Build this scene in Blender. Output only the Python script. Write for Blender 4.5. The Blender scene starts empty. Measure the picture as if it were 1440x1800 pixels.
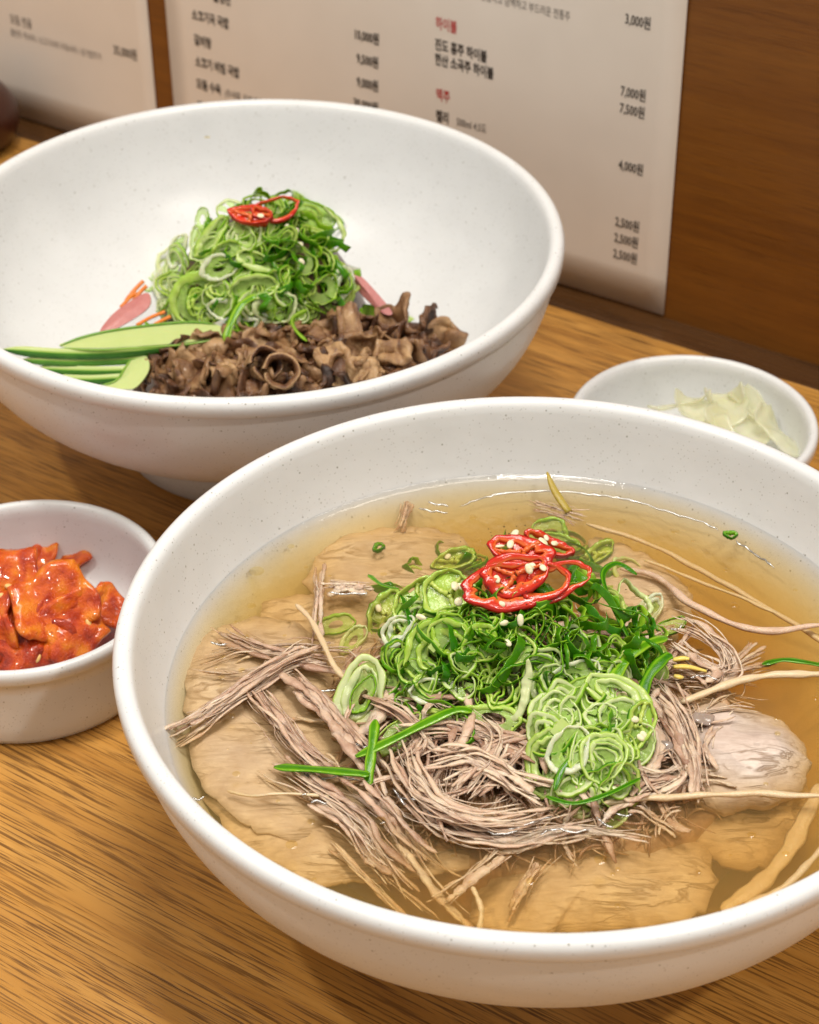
import bpy, bmesh, math, random
from mathutils import Vector, Matrix, noise
PI = math.pi
MM = 0.001
scene = bpy.context.scene
COL = scene.collection
R = random.Random(7)

# ------------------------------------------------------------------ camera
PITCH, ROLL, FPX = 0.63164, -0.00936, 3505.0
CAM = Vector((0, 0, 413.0))
_f = Vector((0, math.cos(PITCH), -math.sin(PITCH)))
_r0 = Vector((1, 0, 0)); _u0 = _r0.cross(_f)
_r = math.cos(ROLL) * _r0 + math.sin(ROLL) * _u0
_u = math.cos(ROLL) * _u0 - math.sin(ROLL) * _r0
cd = bpy.data.cameras.new('camera'); cam = bpy.data.objects.new('camera', cd); COL.objects.link(cam)
cam.matrix_world = Matrix(((_r.x, _u.x, -_f.x, 0), (_r.y, _u.y, -_f.y, 0), (_r.z, _u.z, -_f.z, CAM.z * MM), (0, 0, 0, 1)))
cd.sensor_fit = 'HORIZONTAL'; cd.sensor_width = 36.0; cd.lens = 36.0 * FPX / 1440.0
cd.clip_start = 0.01; cd.clip_end = 50
cd.dof.use_dof = True; cd.dof.focus_distance = 0.535; cd.dof.aperture_fstop = 31
scene.camera = cam

# ------------------------------------------------------------------ world, lamps, exposure
w = bpy.data.worlds.new('World'); scene.world = w; w.use_nodes = True
w.node_tree.nodes['Background'].inputs[0].default_value = (1.0, 0.93, 0.84, 1)
w.node_tree.nodes['Background'].inputs[1].default_value = 0.36
def area(name, loc, target, sx, sy, power, col):
    l = bpy.data.lights.new(name, 'AREA'); l.shape = 'RECTANGLE'; l.size = sx; l.size_y = sy; l.energy = power; l.color = col
    o = bpy.data.objects.new(name, l); COL.objects.link(o); o.location = loc
    o.rotation_euler = (Vector(target) - Vector(loc)).to_track_quat('-Z', 'Y').to_euler(); return o
area('ceiling_lamp', (0.25, 0.75, 1.75), (0, 0.5, 0), 0.35, 1.1, 12, (1.0, 0.95, 0.87))
area('ceiling_lamp', (-0.9, 0.2, 1.7), (0, 0.5, 0), 0.07, 0.07, 7.5, (1.0, 0.93, 0.83))
area('ceiling_lamp', (0.75, -0.35, 1.6), (0, 0.55, 0), 0.07, 0.07, 7.5, (1.0, 0.93, 0.83))
area('ceiling_lamp', (0.05, 0.45, 1.75), (0, 0.5, 0), 0.05, 0.6, 9, (1.0, 0.95, 0.87))
scene.view_settings.view_transform = 'Standard'; scene.view_settings.look = 'None'
scene.view_settings.exposure = 0.32; scene.view_settings.gamma = 1.0
cy = scene.cycles
cy.max_bounces = 10; cy.diffuse_bounces = 4; cy.glossy_bounces = 3; cy.transmission_bounces = 6
cy.transparent_max_bounces = 32; cy.volume_bounces = 1; cy.sample_clamp_indirect = 4.0
cy.caustics_reflective = False; cy.caustics_refractive = False

# ------------------------------------------------------------------ pixel <-> world (photograph pixels, millimetres)
def ray(px, py): return _f + _r * ((px - 720) / FPX) - _u * ((py - 900) / FPX)
def at(px, py, z):
    d = ray(px, py); return CAM + d * ((z - CAM.z) / d.z)
def on(px, py, hf):
    d = ray(px, py); lo = (120 - CAM.z) / d.z; p = None
    for i in range(260):
        p = CAM + d * (lo + i * 0.7)
        if p.z <= hf(p.x, p.y): break
    return p
def normal_of(hf, p, e=1.5):
    return Vector((hf(p.x - e, p.y) - hf(p.x + e, p.y), hf(p.x, p.y - e) - hf(p.x, p.y + e), 2 * e)).normalized()

# ------------------------------------------------------------------ mesh helpers (all in mm)
def mesh(name, V, F, mat, tone=None, smooth=True, fix=True):
    m = bpy.data.meshes.new(name); m.from_pydata([(v[0] * MM, v[1] * MM, v[2] * MM) for v in V], [], F)
    if mat: m.materials.append(mat)
    if smooth: m.polygons.foreach_set('use_smooth', [True] * len(m.polygons))
    if tone is not None:
        a = m.attributes.new('tone', 'FLOAT', 'POINT'); a.data.foreach_set('value', tone)
    if fix:
        bm = bmesh.new(); bm.from_mesh(m); bmesh.ops.recalc_face_normals(bm, faces=bm.faces); bm.to_mesh(m); bm.free()
    m.update(); return m
def obj(name, me, parent=None, loc=None, rot=None, scale=None):
    o = bpy.data.objects.new(name, me); COL.objects.link(o)
    if parent: o.parent = parent
    if loc is not None: o.location = Vector(loc) * MM
    if rot is not None: o.rotation_mode = 'QUATERNION'; o.rotation_quaternion = rot
    if scale is not None: o.scale = scale if hasattr(scale, '__len__') else (scale,) * 3
    return o
def tag(o, label=None, cat=None, group=None, kind=None):
    if label: o['label'] = label
    if cat: o['category'] = cat
    if group: o['group'] = group
    if kind: o['kind'] = kind
    return o
def build(name, V, F, mat, parent=None, loc=(0, 0, 0), tone=None, smooth=True):
    """object with its origin at loc; V given in world mm"""
    l = Vector(loc); base = Vector((0, 0, 0))
    if parent: base = parent.location / MM
    me = mesh(name, [Vector(v) - l for v in V], F, mat, tone, smooth)
    return obj(name, me, parent, l - base)
def cr(P, n, closed=False):
    """Catmull-Rom resample to n samples"""
    P = [Vector(p) for p in P]; k = len(P); out = []
    segs = k if closed else k - 1
    for i in range(n):
        t = i / (n if closed else n - 1) * segs; s = min(int(t), segs - 1); t -= s
        if closed: a, b, c, d = P[(s - 1) % k], P[s % k], P[(s + 1) % k], P[(s + 2) % k]
        else: a, b, c, d = P[max(s - 1, 0)], P[s], P[s + 1], P[min(s + 2, k - 1)]
        out.append(0.5 * ((2 * b) + (c - a) * t + (2 * a - 5 * b + 4 * c - d) * t * t + (3 * b - 3 * c + d - a) * t ** 3))
    return out
def lathe(prof, n=128, c=(0, 0, 0), closed=False):
    V = []; F = []; k = len(prof)
    for (r, z) in prof:
        for j in range(n):
            a = 2 * PI * j / n; V.append((c[0] + r * math.cos(a), c[1] + r * math.sin(a), c[2] + z))
    for i in range(k if closed else k - 1):
        for j in range(n):
            F.append((i * n + j, i * n + (j + 1) % n, ((i + 1) % k) * n + (j + 1) % n, ((i + 1) % k) * n + j))
    return V, F
def box(V, F, o, u, v, w_):
    b = len(V); o, u, v, w_ = map(Vector, (o, u, v, w_))
    for k in range(8): V.append(o + u * (k & 1) + v * (k >> 1 & 1) + w_ * (k >> 2 & 1))
    for f in ((0, 2, 3, 1), (4, 5, 7, 6), (0, 1, 5, 4), (2, 6, 7, 3), (0, 4, 6, 2), (1, 3, 7, 5)): F.append(tuple(b + i for i in f))
def tube(V, F, T, path, rad, sides=5, flat=1.0, tone=0.5, nrm=None):
    """swept tube; rad is a function of t, flat squashes across nrm"""
    n = len(path); b0 = len(V); N = Vector(nrm) if nrm else Vector((0.1, 0.2, 1))
    for i, p in enumerate(path):
        d = (path[min(i + 1, n - 1)] - path[max(i - 1, 0)])
        if d.length < 1e-6: d = Vector((1, 0, 0))
        d.normalize(); S = d.cross(N)
        if S.length < 1e-3: S = d.cross(Vector((1, 0.3, 0)))
        S.normalize(); U = S.cross(d).normalized(); N = U * 0.9 + N * 0.1; r = rad(i / (n - 1))
        for j in range(sides):
            a = 2 * PI * j / sides; V.append(p + S * (r * math.cos(a)) + U * (r * flat * math.sin(a)))
            if T is not None: T.append(tone if not callable(tone) else tone(i / (n - 1), j / sides))
    for i in range(n - 1):
        for j in range(sides):
            F.append((b0 + i * sides + j, b0 + i * sides + (j + 1) % sides, b0 + (i + 1) * sides + (j + 1) % sides, b0 + (i + 1) * sides + j))
    F.append(tuple(b0 + j for j in range(sides))[::-1]); F.append(tuple(b0 + (n - 1) * sides + j for j in range(sides)))
def n3(p, s, o=0): return noise.noise_vector(Vector((p[0] * s + o, p[1] * s - o, p[2] * s + 2 * o)))

# ------------------------------------------------------------------ materials
def material(name):
    m = bpy.data.materials.new(name); m.use_nodes = True; nt = m.node_tree; return m, nt, nt.nodes['Principled BSDF']
def nd(nt, t, **kw):
    n = nt.nodes.new(t)
    for k, v in kw.items():
        if k in n.inputs: n.inputs[k].default_value = v
        else: setattr(n, k, v)
    return n
def ramp(nt, fac, stops):
    r = nt.nodes.new('ShaderNodeValToRGB'); e = r.color_ramp.elements
    while len(e) < len(stops): e.new(0.5)
    for i, (p, c) in enumerate(stops): e[i].position = p; e[i].color = (c[0], c[1], c[2], 1) if hasattr(c, '__len__') else (c, c, c, 1)
    nt.links.new(fac, r.inputs[0]); return r.outputs[0]
def coords(nt, scale=(1, 1, 1), rot=(0, 0, 0), kind='Object'):
    tc = nt.nodes.new('ShaderNodeTexCoord'); mp = nt.nodes.new('ShaderNodeMapping')
    mp.inputs['Scale'].default_value = [s / MM for s in scale]; mp.inputs['Rotation'].default_value = rot
    if kind == 'World':
        g = nt.nodes.new('ShaderNodeNewGeometry'); nt.links.new(g.outputs['Position'], mp.inputs[0])
    else: nt.links.new(tc.outputs[kind], mp.inputs[0])
    return mp.outputs[0]
def tex(nt, co, scale, detail=3, rough=0.55, dist=0.0):
    n = nd(nt, 'ShaderNodeTexNoise', Scale=scale, Detail=detail, Roughness=rough, Distortion=dist); nt.links.new(co, n.inputs['Vector']); return n.outputs['Fac']
def mixc(nt, fac, a, b, mode='MIX'):
    m = nt.nodes.new('ShaderNodeMix'); m.data_type = 'RGBA'; m.blend_type = mode
    for s, v in ((m.inputs[0], fac), (m.inputs[6], a), (m.inputs[7], b)):
        if hasattr(v, 'is_linked'): nt.links.new(v, s)
        else: s.default_value = v if not hasattr(v, '__len__') else (v[0], v[1], v[2], 1)
    return m.outputs[2]
def bump(nt, bs, h, strength, dist):
    b = nd(nt, 'ShaderNodeBump', Strength=strength, Distance=dist * MM); nt.links.new(h, b.inputs['Height']); nt.links.new(b.outputs[0], bs.inputs['Normal']); return b
def math_(nt, op, a, b=0.0):
    m = nt.nodes.new('ShaderNodeMath'); m.operation = op
    for s, v in ((m.inputs[0], a), (m.inputs[1], b)):
        if hasattr(v, 'is_linked'): nt.links.new(v, s)
        else: s.default_value = v
    return m.outputs[0]

def mat_melamine(name, base, rough=0.34):
    m, nt, b = material(name); co = coords(nt)
    def specks(scale, thr, soft, dens):
        v = nd(nt, 'ShaderNodeTexVoronoi', Scale=scale); nt.links.new(co, v.inputs['Vector'])
        s = ramp(nt, v.outputs['Distance'], [(thr, 1.0), (thr + soft, 0.0)])
        k = ramp(nt, v.outputs['Color'], [(dens, 0.0), (dens + 0.05, 1.0)])
        return math_(nt, 'MULTIPLY', s, k)
    s1 = specks(0.45, 0.07, 0.10, 0.66); s2 = specks(1.0, 0.12, 0.14, 0.58)
    cl = tex(nt, co, 0.05, 4)
    c = mixc(nt, ramp(nt, cl, [(0.35, 0.0), (0.7, 1.0)]), base, [x * 0.95 for x in base])
    c = mixc(nt, math_(nt, 'MULTIPLY', s2, 0.5), c, (0.30, 0.29, 0.26)); c = mixc(nt, math_(nt, 'MULTIPLY', s1, 0.8), c, (0.22, 0.21, 0.17))
    nt.links.new(c, b.inputs['Base Color']); b.inputs['Roughness'].default_value = rough
    b.inputs['Specular IOR Level'].default_value = 0.5
    bump(nt, b, tex(nt, co, 0.12, 2), 0.25, 0.6)
    b.inputs['Subsurface Weight'].default_value = 0.08; b.inputs['Subsurface Radius'].default_value = (0.002, 0.0016, 0.0012); b.inputs['Subsurface Scale'].default_value = 1
    return m
M_BOWL = mat_melamine('white_speckled_melamine', (0.735, 0.75, 0.76))
WALL_ANG = math.atan2(-0.557, 0.83)
def mat_wood(name, light, mid, dark, pore=0.6, rough=(0.28, 0.5), rot=WALL_ANG, axis='x', streak=1.0):
    m, nt, b = material(name)
    tc = nt.nodes.new('ShaderNodeTexCoord'); g = nt.nodes.new('ShaderNodeObjectInfo')
    mp = nt.nodes.new('ShaderNodeMapping'); mp.vector_type = 'POINT'
    nt.links.new(tc.outputs['Object'], mp.inputs[0]); mp.inputs['Scale'].default_value = (1 / MM,) * 3
    off = nt.nodes.new('ShaderNodeVectorMath'); off.operation = 'MULTIPLY_ADD'; off.inputs[1].default_value = (300, 70, 130)
    rr = nt.nodes.new('ShaderNodeCombineXYZ')
    for i in range(3): nt.links.new(g.outputs['Random'], rr.inputs[i])
    nt.links.new(rr.outputs[0], off.inputs[0]); nt.links.new(mp.outputs[0], off.inputs[2])
    def sc(x, y, z):
        q = nt.nodes.new('ShaderNodeMapping'); q.inputs['Scale'].default_value = (x, y, z); nt.links.new(off.outputs[0], q.inputs[0]); return q.outputs[0]
    n1 = tex(nt, sc(0.006, 0.10, 0.10), 1, 6, 0.65, 0.8)
    n2 = tex(nt, sc(0.03, 0.55, 0.55), 1, 4, 0.65, 0.3)
    c = ramp(nt, n1, [(0.28, dark), (0.47, mid), (0.72, light)])
    c = mixc(nt, ramp(nt, n2, [(0.3, 0.0), (0.7, 0.55)]), c, mid)
    # pores: short dark dashes stretched along the grain, in patches
    p = tex(nt, sc(0.045, 1.7, 1.7), 1, 3.0, 0.55, 0.2)
    patch = tex(nt, sc(0.012, 0.05, 0.05), 1, 3)
    ps = ramp(nt, p, [(0.50, 0.0), (0.595, 1.0)])
    pk = math_(nt, 'MULTIPLY', ps, ramp(nt, patch, [(0.32, 0.45), (0.55, 1.0)]))
    c = mixc(nt, math_(nt, 'MULTIPLY', pk, pore), c, [x * 0.45 for x in dark])
    hv = mixc(nt, g.outputs['Random'], (0.90, 0.88, 0.86), (1.06, 1.06, 1.08))
    c = mixc(nt, 1.0, c, hv, 'MULTIPLY')
    nt.links.new(c, b.inputs['Base Color'])
    nt.links.new(ramp(nt, n2, [(0.2, rough[0]), (0.8, rough[1])]), b.inputs['Roughness'])
    bump(nt, b, math_(nt, 'SUBTRACT', math_(nt, 'MULTIPLY', n2, 0.4), pk), 0.35 * streak, 0.12)
    return m
M_TABLE = mat_wood('oiled_table_wood', (0.61, 0.325, 0.080), (0.50, 0.24, 0.046), (0.31, 0.128, 0.020), pore=0.9)
M_STRIP = mat_wood('dark_stained_wood', (0.10, 0.045, 0.015), (0.075, 0.032, 0.010), (0.04, 0.016, 0.005), pore=0.3, rough=(0.2, 0.32))
M_WALL = mat_wood('varnished_wall_wood', (0.27, 0.103, 0.012), (0.21, 0.074, 0.008), (0.13, 0.042, 0.004), pore=0.30, rough=(0.35, 0.5))
m, nt, b = material('laminated_menu_paper'); b.inputs['Roughness'].default_value = 0.32
co = coords(nt); nt.links.new(ramp(nt, tex(nt, co, 0.03, 2), [(0.3, (0.78, 0.72, 0.655)), (0.7, (0.82, 0.76, 0.695))]), b.inputs['Base Color'])
bump(nt, b, tex(nt, co, 0.018, 1), 0.2, 1.0); M_PAPER = m
def plain(name, col, rough=0.5, **kw):
    m, nt, b = material(name); b.inputs['Base Color'].default_value = (*col, 1); b.inputs['Roughness'].default_value = rough
    for k, v in kw.items(): b.inputs[k.replace('_', ' ')].default_value = v
    return m
M_INK = plain('black_print', (0.035, 0.028, 0.025), 0.5); M_RED = plain('red_print', (0.50, 0.03, 0.03), 0.5)
M_INKS = plain('grey_print', (0.12, 0.10, 0.09), 0.5)

def mat_food(name, stops, rough=0.3, sss=0.25, radius=(2, 1.2, 0.6), nscale=0.35, namp=0.25, bumps=((1.2, 0.25),), trans=0.0, coat=0.0, vary=0.15, spec=0.5):
    """colour from the point attribute 'tone' (plus noise) through a ramp"""
    m, nt, b = material(name); co = coords(nt, kind='World')
    a = nt.nodes.new('ShaderNodeAttribute'); a.attribute_name = 'tone'
    n = tex(nt, co, nscale, 4, 0.6)
    v = math_(nt, 'ADD', a.outputs['Fac'], math_(nt, 'MULTIPLY', math_(nt, 'SUBTRACT', n, 0.5), namp * 2))
    oi = nt.nodes.new('ShaderNodeObjectInfo')
    v = math_(nt, 'ADD', v, math_(nt, 'MULTIPLY', math_(nt, 'SUBTRACT', oi.outputs['Random'], 0.5), vary))
    c = ramp(nt, v, stops); nt.links.new(c, b.inputs['Base Color'])
    b.inputs['Roughness'].default_value = rough; b.inputs['Specular IOR Level'].default_value = spec
    b.inputs['Subsurface Weight'].default_value = sss; b.inputs['Subsurface Radius'].default_value = [x * MM for x in radius]; b.inputs['Subsurface Scale'].default_value = 1
    b.inputs['Coat Weight'].default_value = coat; b.inputs['Coat Roughness'].default_value = 0.08
    h = None
    for s, k in bumps:
        q = math_(nt, 'MULTIPLY', tex(nt, co, s, 3, 0.6), k); h = q if h is None else math_(nt, 'ADD', h, q)
    bump(nt, b, h, 0.8, 1.0)
    if trans > 0:
        t = nt.nodes.new('ShaderNodeBsdfTranslucent'); nt.links.new(c, t.inputs[0]); x = nt.nodes.new('ShaderNodeMixShader'); x.inputs[0].default_value = trans
        nt.links.new(b.outputs[0], x.inputs[1]); nt.links.new(t.outputs[0], x.inputs[2]); nt.links.new(x.outputs[0], nt.nodes['Material Output'].inputs[0])
    return m
M_SCAL = mat_food('scallion_green', [(0.0, (0.70, 0.82, 0.22)), (0.35, (0.40, 0.66, 0.035)), (0.65, (0.17, 0.45, 0.008)), (1.0, (0.04, 0.22, 0.004))],
                  rough=0.16, sss=0.12, nscale=0.3, namp=0.2, bumps=((1.5, 0.12),), trans=0.35, vary=0.25)
M_PALE = mat_food('scallion_pale', [(0.0, (0.78, 0.84, 0.48)), (0.4, (0.54, 0.74, 0.13)), (1.0, (0.26, 0.54, 0.02))],
                  rough=0.16, sss=0.12, nscale=0.25, namp=0.18, bumps=((1.5, 0.12),), trans=0.3, vary=0.25)
m, nt, b = material('scallion_film'); b.inputs['Base Color'].default_value = (0.46, 0.66, 0.16, 1); b.inputs['Roughness'].default_value = 0.12
tp = nt.nodes.new('ShaderNodeBsdfTransparent'); tp.inputs[0].default_value = (0.80, 0.92, 0.62, 1); x_ = nt.nodes.new('ShaderNodeMixShader'); x_.inputs[0].default_value = 0.5
bump(nt, b, tex(nt, coords(nt, kind='World'), 1.2, 3), 0.8, 0.4)
nt.links.new(b.outputs[0], x_.inputs[1]); nt.links.new(tp.outputs[0], x_.inputs[2]); nt.links.new(x_.outputs[0], nt.nodes['Material Output'].inputs[0]); M_FILM = m
M_SWHITE = mat_food('scallion_white', [(0.0, (0.84, 0.86, 0.66)), (1.0, (0.72, 0.80, 0.36))], rough=0.14, nscale=.25, bumps=((1.5, .12),), trans=.35)
M_GCHILI = mat_food('green_chili', [(0.0, (0.55, 0.66, 0.14)), (0.5, (0.30, 0.52, 0.04)), (1.0, (0.05, 0.22, 0.008))], rough=0.18, nscale=0.4, namp=0.12, bumps=((1.0, 0.15),), trans=0.15)
M_CHILI = mat_food('red_chili', [(0.0, (0.82, 0.20, 0.04)), (0.22, (0.70, 0.035, 0.010)), (1.0, (0.42, 0.003, 0.004))], rough=0.14, nscale=0.5, namp=0.14, bumps=((1.0, 0.15),), trans=0.15, coat=0.2, vary=0)
M_SEED = mat_food('chili_seed', [(0.0, (0.84, 0.76, 0.54)), (1.0, (0.80, 0.68, 0.40))], rough=0.35, nscale=0.8)
M_SHRED = mat_food('shredded_beef', [(0.0, (0.26, 0.13, 0.08)), (0.3, (0.45, 0.275, 0.19)), (0.6, (0.62, 0.43, 0.31)), (1.0, (0.76, 0.59, 0.44))],
                   rough=0.2, sss=0.25, nscale=0.35, namp=0.36, bumps=((1.6, 0.35), (4.0, 0.15)), vary=0.35)
M_NOODLE = mat_food('pale_strand', [(0.0, (0.55, 0.38, 0.20)), (1.0, (0.76, 0.62, 0.42))], rough=0.3, nscale=0.2)
M_GRILL = mat_food('grilled_beef', [(0.0, (0.022, 0.008, 0.004)), (0.30, (0.13, 0.052, 0.020)), (0.58, (0.28, 0.145, 0.062)), (1.0, (0.50, 0.31, 0.15))],
                   rough=0.3, sss=0.1, nscale=0.28, namp=0.40, bumps=((0.7, 0.7), (2.4, 0.45)), coat=0.15, vary=0.6)
M_CUKE = mat_food('cucumber', [(0.0, (0.66, 0.74, 0.34)), (0.55, (0.42, 0.60, 0.12)), (0.85, (0.12, 0.34, 0.03)), (1.0, (0.03, 0.15, 0.01))], rough=0.22, nscale=0.15, namp=0.1, bumps=((0.8, 0.15),), trans=0.2)
M_PINK = mat_food('pink_radish', [(0.0, (0.60, 0.26, 0.24)), (1.0, (0.36, 0.09, 0.09))], rough=0.25, nscale=0.35, namp=.4)
M_WHITE = mat_food('white_radish', [(0.0, (0.74, 0.76, 0.66)), (1.0, (0.80, 0.80, 0.72))], rough=0.2, trans=0.3)
M_CARROT = mat_food('carrot', [(0.0, (0.78, 0.25, 0.03)), (1.0, (0.70, 0.14, 0.01))], rough=0.3)
M_KIMCHI = mat_food('red_sauced_radish', [(0.0, (0.24, 0.014, 0.001)), (0.38, (0.46, 0.038, 0.001)), (0.66, (0.66, 0.098, 0.002)), (1.0, (0.78, 0.22, 0.006))],
                    rough=0.2, sss=0.1, radius=(3, 0.8, 0.2), nscale=0.16, namp=0.9, bumps=((0.35, 0.7), (1.3, 0.8), (3.0, .3)), coat=0.5, spec=.4)
M_JELLY = mat_food('pickled_radish', [(0.0, (0.90, 0.90, 0.82)), (1.0, (0.90, 0.89, 0.70))], rough=0.1, sss=0.3, nscale=0.1, bumps=((0.3, 0.3),), trans=0.45, coat=0.5)
nt = M_JELLY.node_tree; lk = nt.nodes['Material Output'].inputs[0].links[0].from_socket; tp = nd(nt, 'ShaderNodeBsdfTransparent'); tp.inputs[0].default_value = (.95, .95, .84, 1)
x_ = nt.nodes.new('ShaderNodeMixShader'); x_.inputs[0].default_value = 0.38; nt.links.new(lk, x_.inputs[1]); nt.links.new(tp.outputs[0], x_.inputs[2]); nt.links.new(x_.outputs[0], nt.nodes['Material Output'].inputs[0])
M_SESAME = plain('sesame_hull', (0.78, 0.50, 0.17), 0.35)
M_PEPPER = plain('ground_pepper', (0.03, 0.018, 0.012), 0.6)
M_YELLOW = mat_food('yellow_sprout', [(0.0, (0.80, 0.62, 0.12)), (1.0, (0.82, 0.60, 0.17))], rough=0.25)
M_OLIVE = mat_food('olive_leaf', [(0.0, (0.50, 0.36, 0.06)), (1.0, (0.56, 0.44, 0.07))], rough=0.25, trans=.3)
# flat boiled beef: grain cracks
m, nt, b = material('boiled_beef_slice'); co = coords(nt, kind='Object')
q = nt.nodes.new('ShaderNodeMapping'); q.inputs['Scale'].default_value = (0.035, 0.16, 0.2); q.inputs['Rotation'].default_value = (0, 0, 0.25); nt.links.new(co, q.inputs[0])
l1 = tex(nt, q.outputs[0], 1.0, 3, 0.55, 1.2); br = tex(nt, co, 0.06, 3)
ln = math_(nt, 'ABSOLUTE', math_(nt, 'SUBTRACT', l1, 0.5))
crk = math_(nt, 'SUBTRACT', 1.0, math_(nt, 'MULTIPLY', ramp(nt, ln, [(0.0, 1.0), (0.05, 0.0)]), ramp(nt, br, [(0.43, 0.0), (0.60, 1.0)])))
fb = nt.nodes.new('ShaderNodeMapping'); fb.inputs['Scale'].default_value = (0.16, 0.9, 0.8); fb.inputs['Rotation'].default_value = (0, 0, 0.35); nt.links.new(co, fb.inputs[0])
fib = tex(nt, fb.outputs[0], 1.0, 4, 0.6, 0.4)
c = ramp(nt, tex(nt, co, 0.07, 6, 0.7), [(0.3, (0.50, 0.38, 0.32)), (0.5, (0.62, 0.50, 0.43)), (0.72, (0.76, 0.65, 0.57))])
c = mixc(nt, ramp(nt, fib, [(0.35, 0.28), (0.6, 0.0)]), c, (0.30, 0.20, 0.14))
c = mixc(nt, crk, (0.34, 0.235, 0.17), c); nt.links.new(c, b.inputs['Base Color']); b.inputs['Roughness'].default_value = 0.45
bump(nt, b, math_(nt, 'ADD', math_(nt, 'MULTIPLY', crk, 0.4), math_(nt, 'MULTIPLY', fib, 0.4)), 0.7, 0.8); M_SLICE = m
# broth: thin clear skin over a tinted, slightly cloudy body
m = bpy.data.materials.new('amber_broth'); m.use_nodes = True; nt = m.node_tree; nt.nodes.clear()
out = nt.nodes.new('ShaderNodeOutputMaterial'); tr = nt.nodes.new('ShaderNodeBsdfTransparent'); gl = nt.nodes.new('ShaderNodeBsdfGlossy'); gl.inputs['Roughness'].default_value = 0.03
fr = nt.nodes.new('ShaderNodeFresnel'); fr.inputs['IOR'].default_value = 1.34; mx = nt.nodes.new('ShaderNodeMixShader')
co = coords(nt, kind='World'); hb = math_(nt, 'ADD', math_(nt, 'MULTIPLY', tex(nt, co, 0.10, 2), 1.0), math_(nt, 'MULTIPLY', tex(nt, co, 0.4, 2), 0.12))
bp = nd(nt, 'ShaderNodeBump', Strength=0.5, Distance=0.7 * MM); nt.links.new(hb, bp.inputs['Height'])
nt.links.new(bp.outputs[0], gl.inputs['Normal']); nt.links.new(bp.outputs[0], fr.inputs['Normal'])
nt.links.new(fr.outputs[0], mx.inputs[0]); nt.links.new(tr.outputs[0], mx.inputs[1]); nt.links.new(gl.outputs[0], mx.inputs[2]); nt.links.new(mx.outputs[0], out.inputs['Surface'])
ab = nt.nodes.new('ShaderNodeVolumeAbsorption'); ab.inputs['Color'].default_value = (0.965, 0.70, 0.0, 1); ab.inputs['Density'].default_value = 64
vs = nt.nodes.new('ShaderNodeVolumeScatter'); vs.inputs['Color'].default_value = (1, 0.86, 0.48, 1); vs.inputs['Density'].default_value = 24
ad = nt.nodes.new('ShaderNodeAddShader'); nt.links.new(ab.outputs[0], ad.inputs[0]); nt.links.new(vs.outputs[0], ad.inputs[1]); nt.links.new(ad.outputs[0], out.inputs['Volume'])
M_BROTH = m

# ------------------------------------------------------------------ setting: table, edge strip, wall
WU = Vector((0.8305, -0.5570, 0)); WN = Vector((-0.5570, -0.8305, 0)); W0 = Vector((63.6, 724.3, 0))   # wall foot line
table = tag(obj('table', None, loc=(0, 450, 0)), 'warm brown wooden table with streaky grain running parallel to the wall', 'table')
def rotobj(name, mat, parent, o, L, Wd, T, rot=WALL_ANG, bev=0.0):
    """box whose local x runs along the wall line; o = centre of top face"""
    V = []; F = []; e = bev
    hx, hy = L / 2, Wd / 2
    for (x, y, z) in ((-hx + e, -hy + e, 0), (hx - e, -hy + e, 0), (hx - e, hy - e, 0), (-hx + e, hy - e, 0), (-hx, -hy, -e), (hx, -hy, -e), (hx, hy, -e), (-hx, hy, -e), (-hx, -hy, -T), (hx, -hy, -T), (hx, hy, -T), (-hx, hy, -T)): V.append((x, y, z))
    F = [(0, 1, 2, 3), (0, 4, 5, 1), (1, 5, 6, 2), (2, 6, 7, 3), (3, 7, 4, 0), (4, 8, 9, 5), (5, 9, 10, 6), (6, 10, 11, 7), (7, 11, 8, 4), (8, 11, 10, 9)]
    me = mesh(name, V, F, mat, smooth=False); base = parent.location / MM if parent else Vector()
    ob = obj(name, me, parent, Vector(o) - base); ob.rotation_euler = (0, 0, rot); return ob
y = 17.6
for i, wd in enumerate((74, 96, 88, 104, 92, 98, 90, 100)):
    ctr = W0 + WN * (y + wd / 2) + WU * (-120 if i % 2 else -80)
    rotobj('plank', M_TABLE, table, (ctr.x, ctr.y, 0), 1500, wd - 0.12, 28, bev=0.12); y += wd
rotobj('edge_strip', M_STRIP, table, W0 + WN * 8.75 + WU * -100 + Vector((0, 0, -0.4)), 1500, 17.3, 28, bev=0.3)
V = []; F = []; box(V, F, (0, 0, 0), (1700, 0, 0), (0, 18, 0), (0, 0, 640))
wall = obj('wall', mesh('wall', V, F, M_WALL, smooth=False), loc=W0 + WU * -950 + Vector((0, 0, -60))); wall.rotation_euler = (0, 0, WALL_ANG); tag(wall, kind='structure', label='varnished red-brown wooden wall behind the bowls')
def wallpt(px, py):
    d = ray(px, py); t = (W0 - CAM).dot(WN) / d.dot(WN); p = CAM + d * t; return (p - W0).dot(WU), p.z
# wooden pot at the left edge, against the wall
pc = at(-62, 200, 16)
V, F = lathe([(0.1, 0), (16, 0), (22, 4), (25, 12), (24.5, 20), (20, 27), (12, 31), (5, 32.5), (4.5, 35), (0.1, 36)], 48)
pot = tag(obj('wooden_pot', mesh('wooden_pot', V, F, plain('dark_lacquered_wood', (0.045, 0.012, 0.006), 0.3)), loc=(pc.x, pc.y, 0)), 'dark brown rounded wooden pot cut off by the left edge, below the left menu', 'pot')

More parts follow.
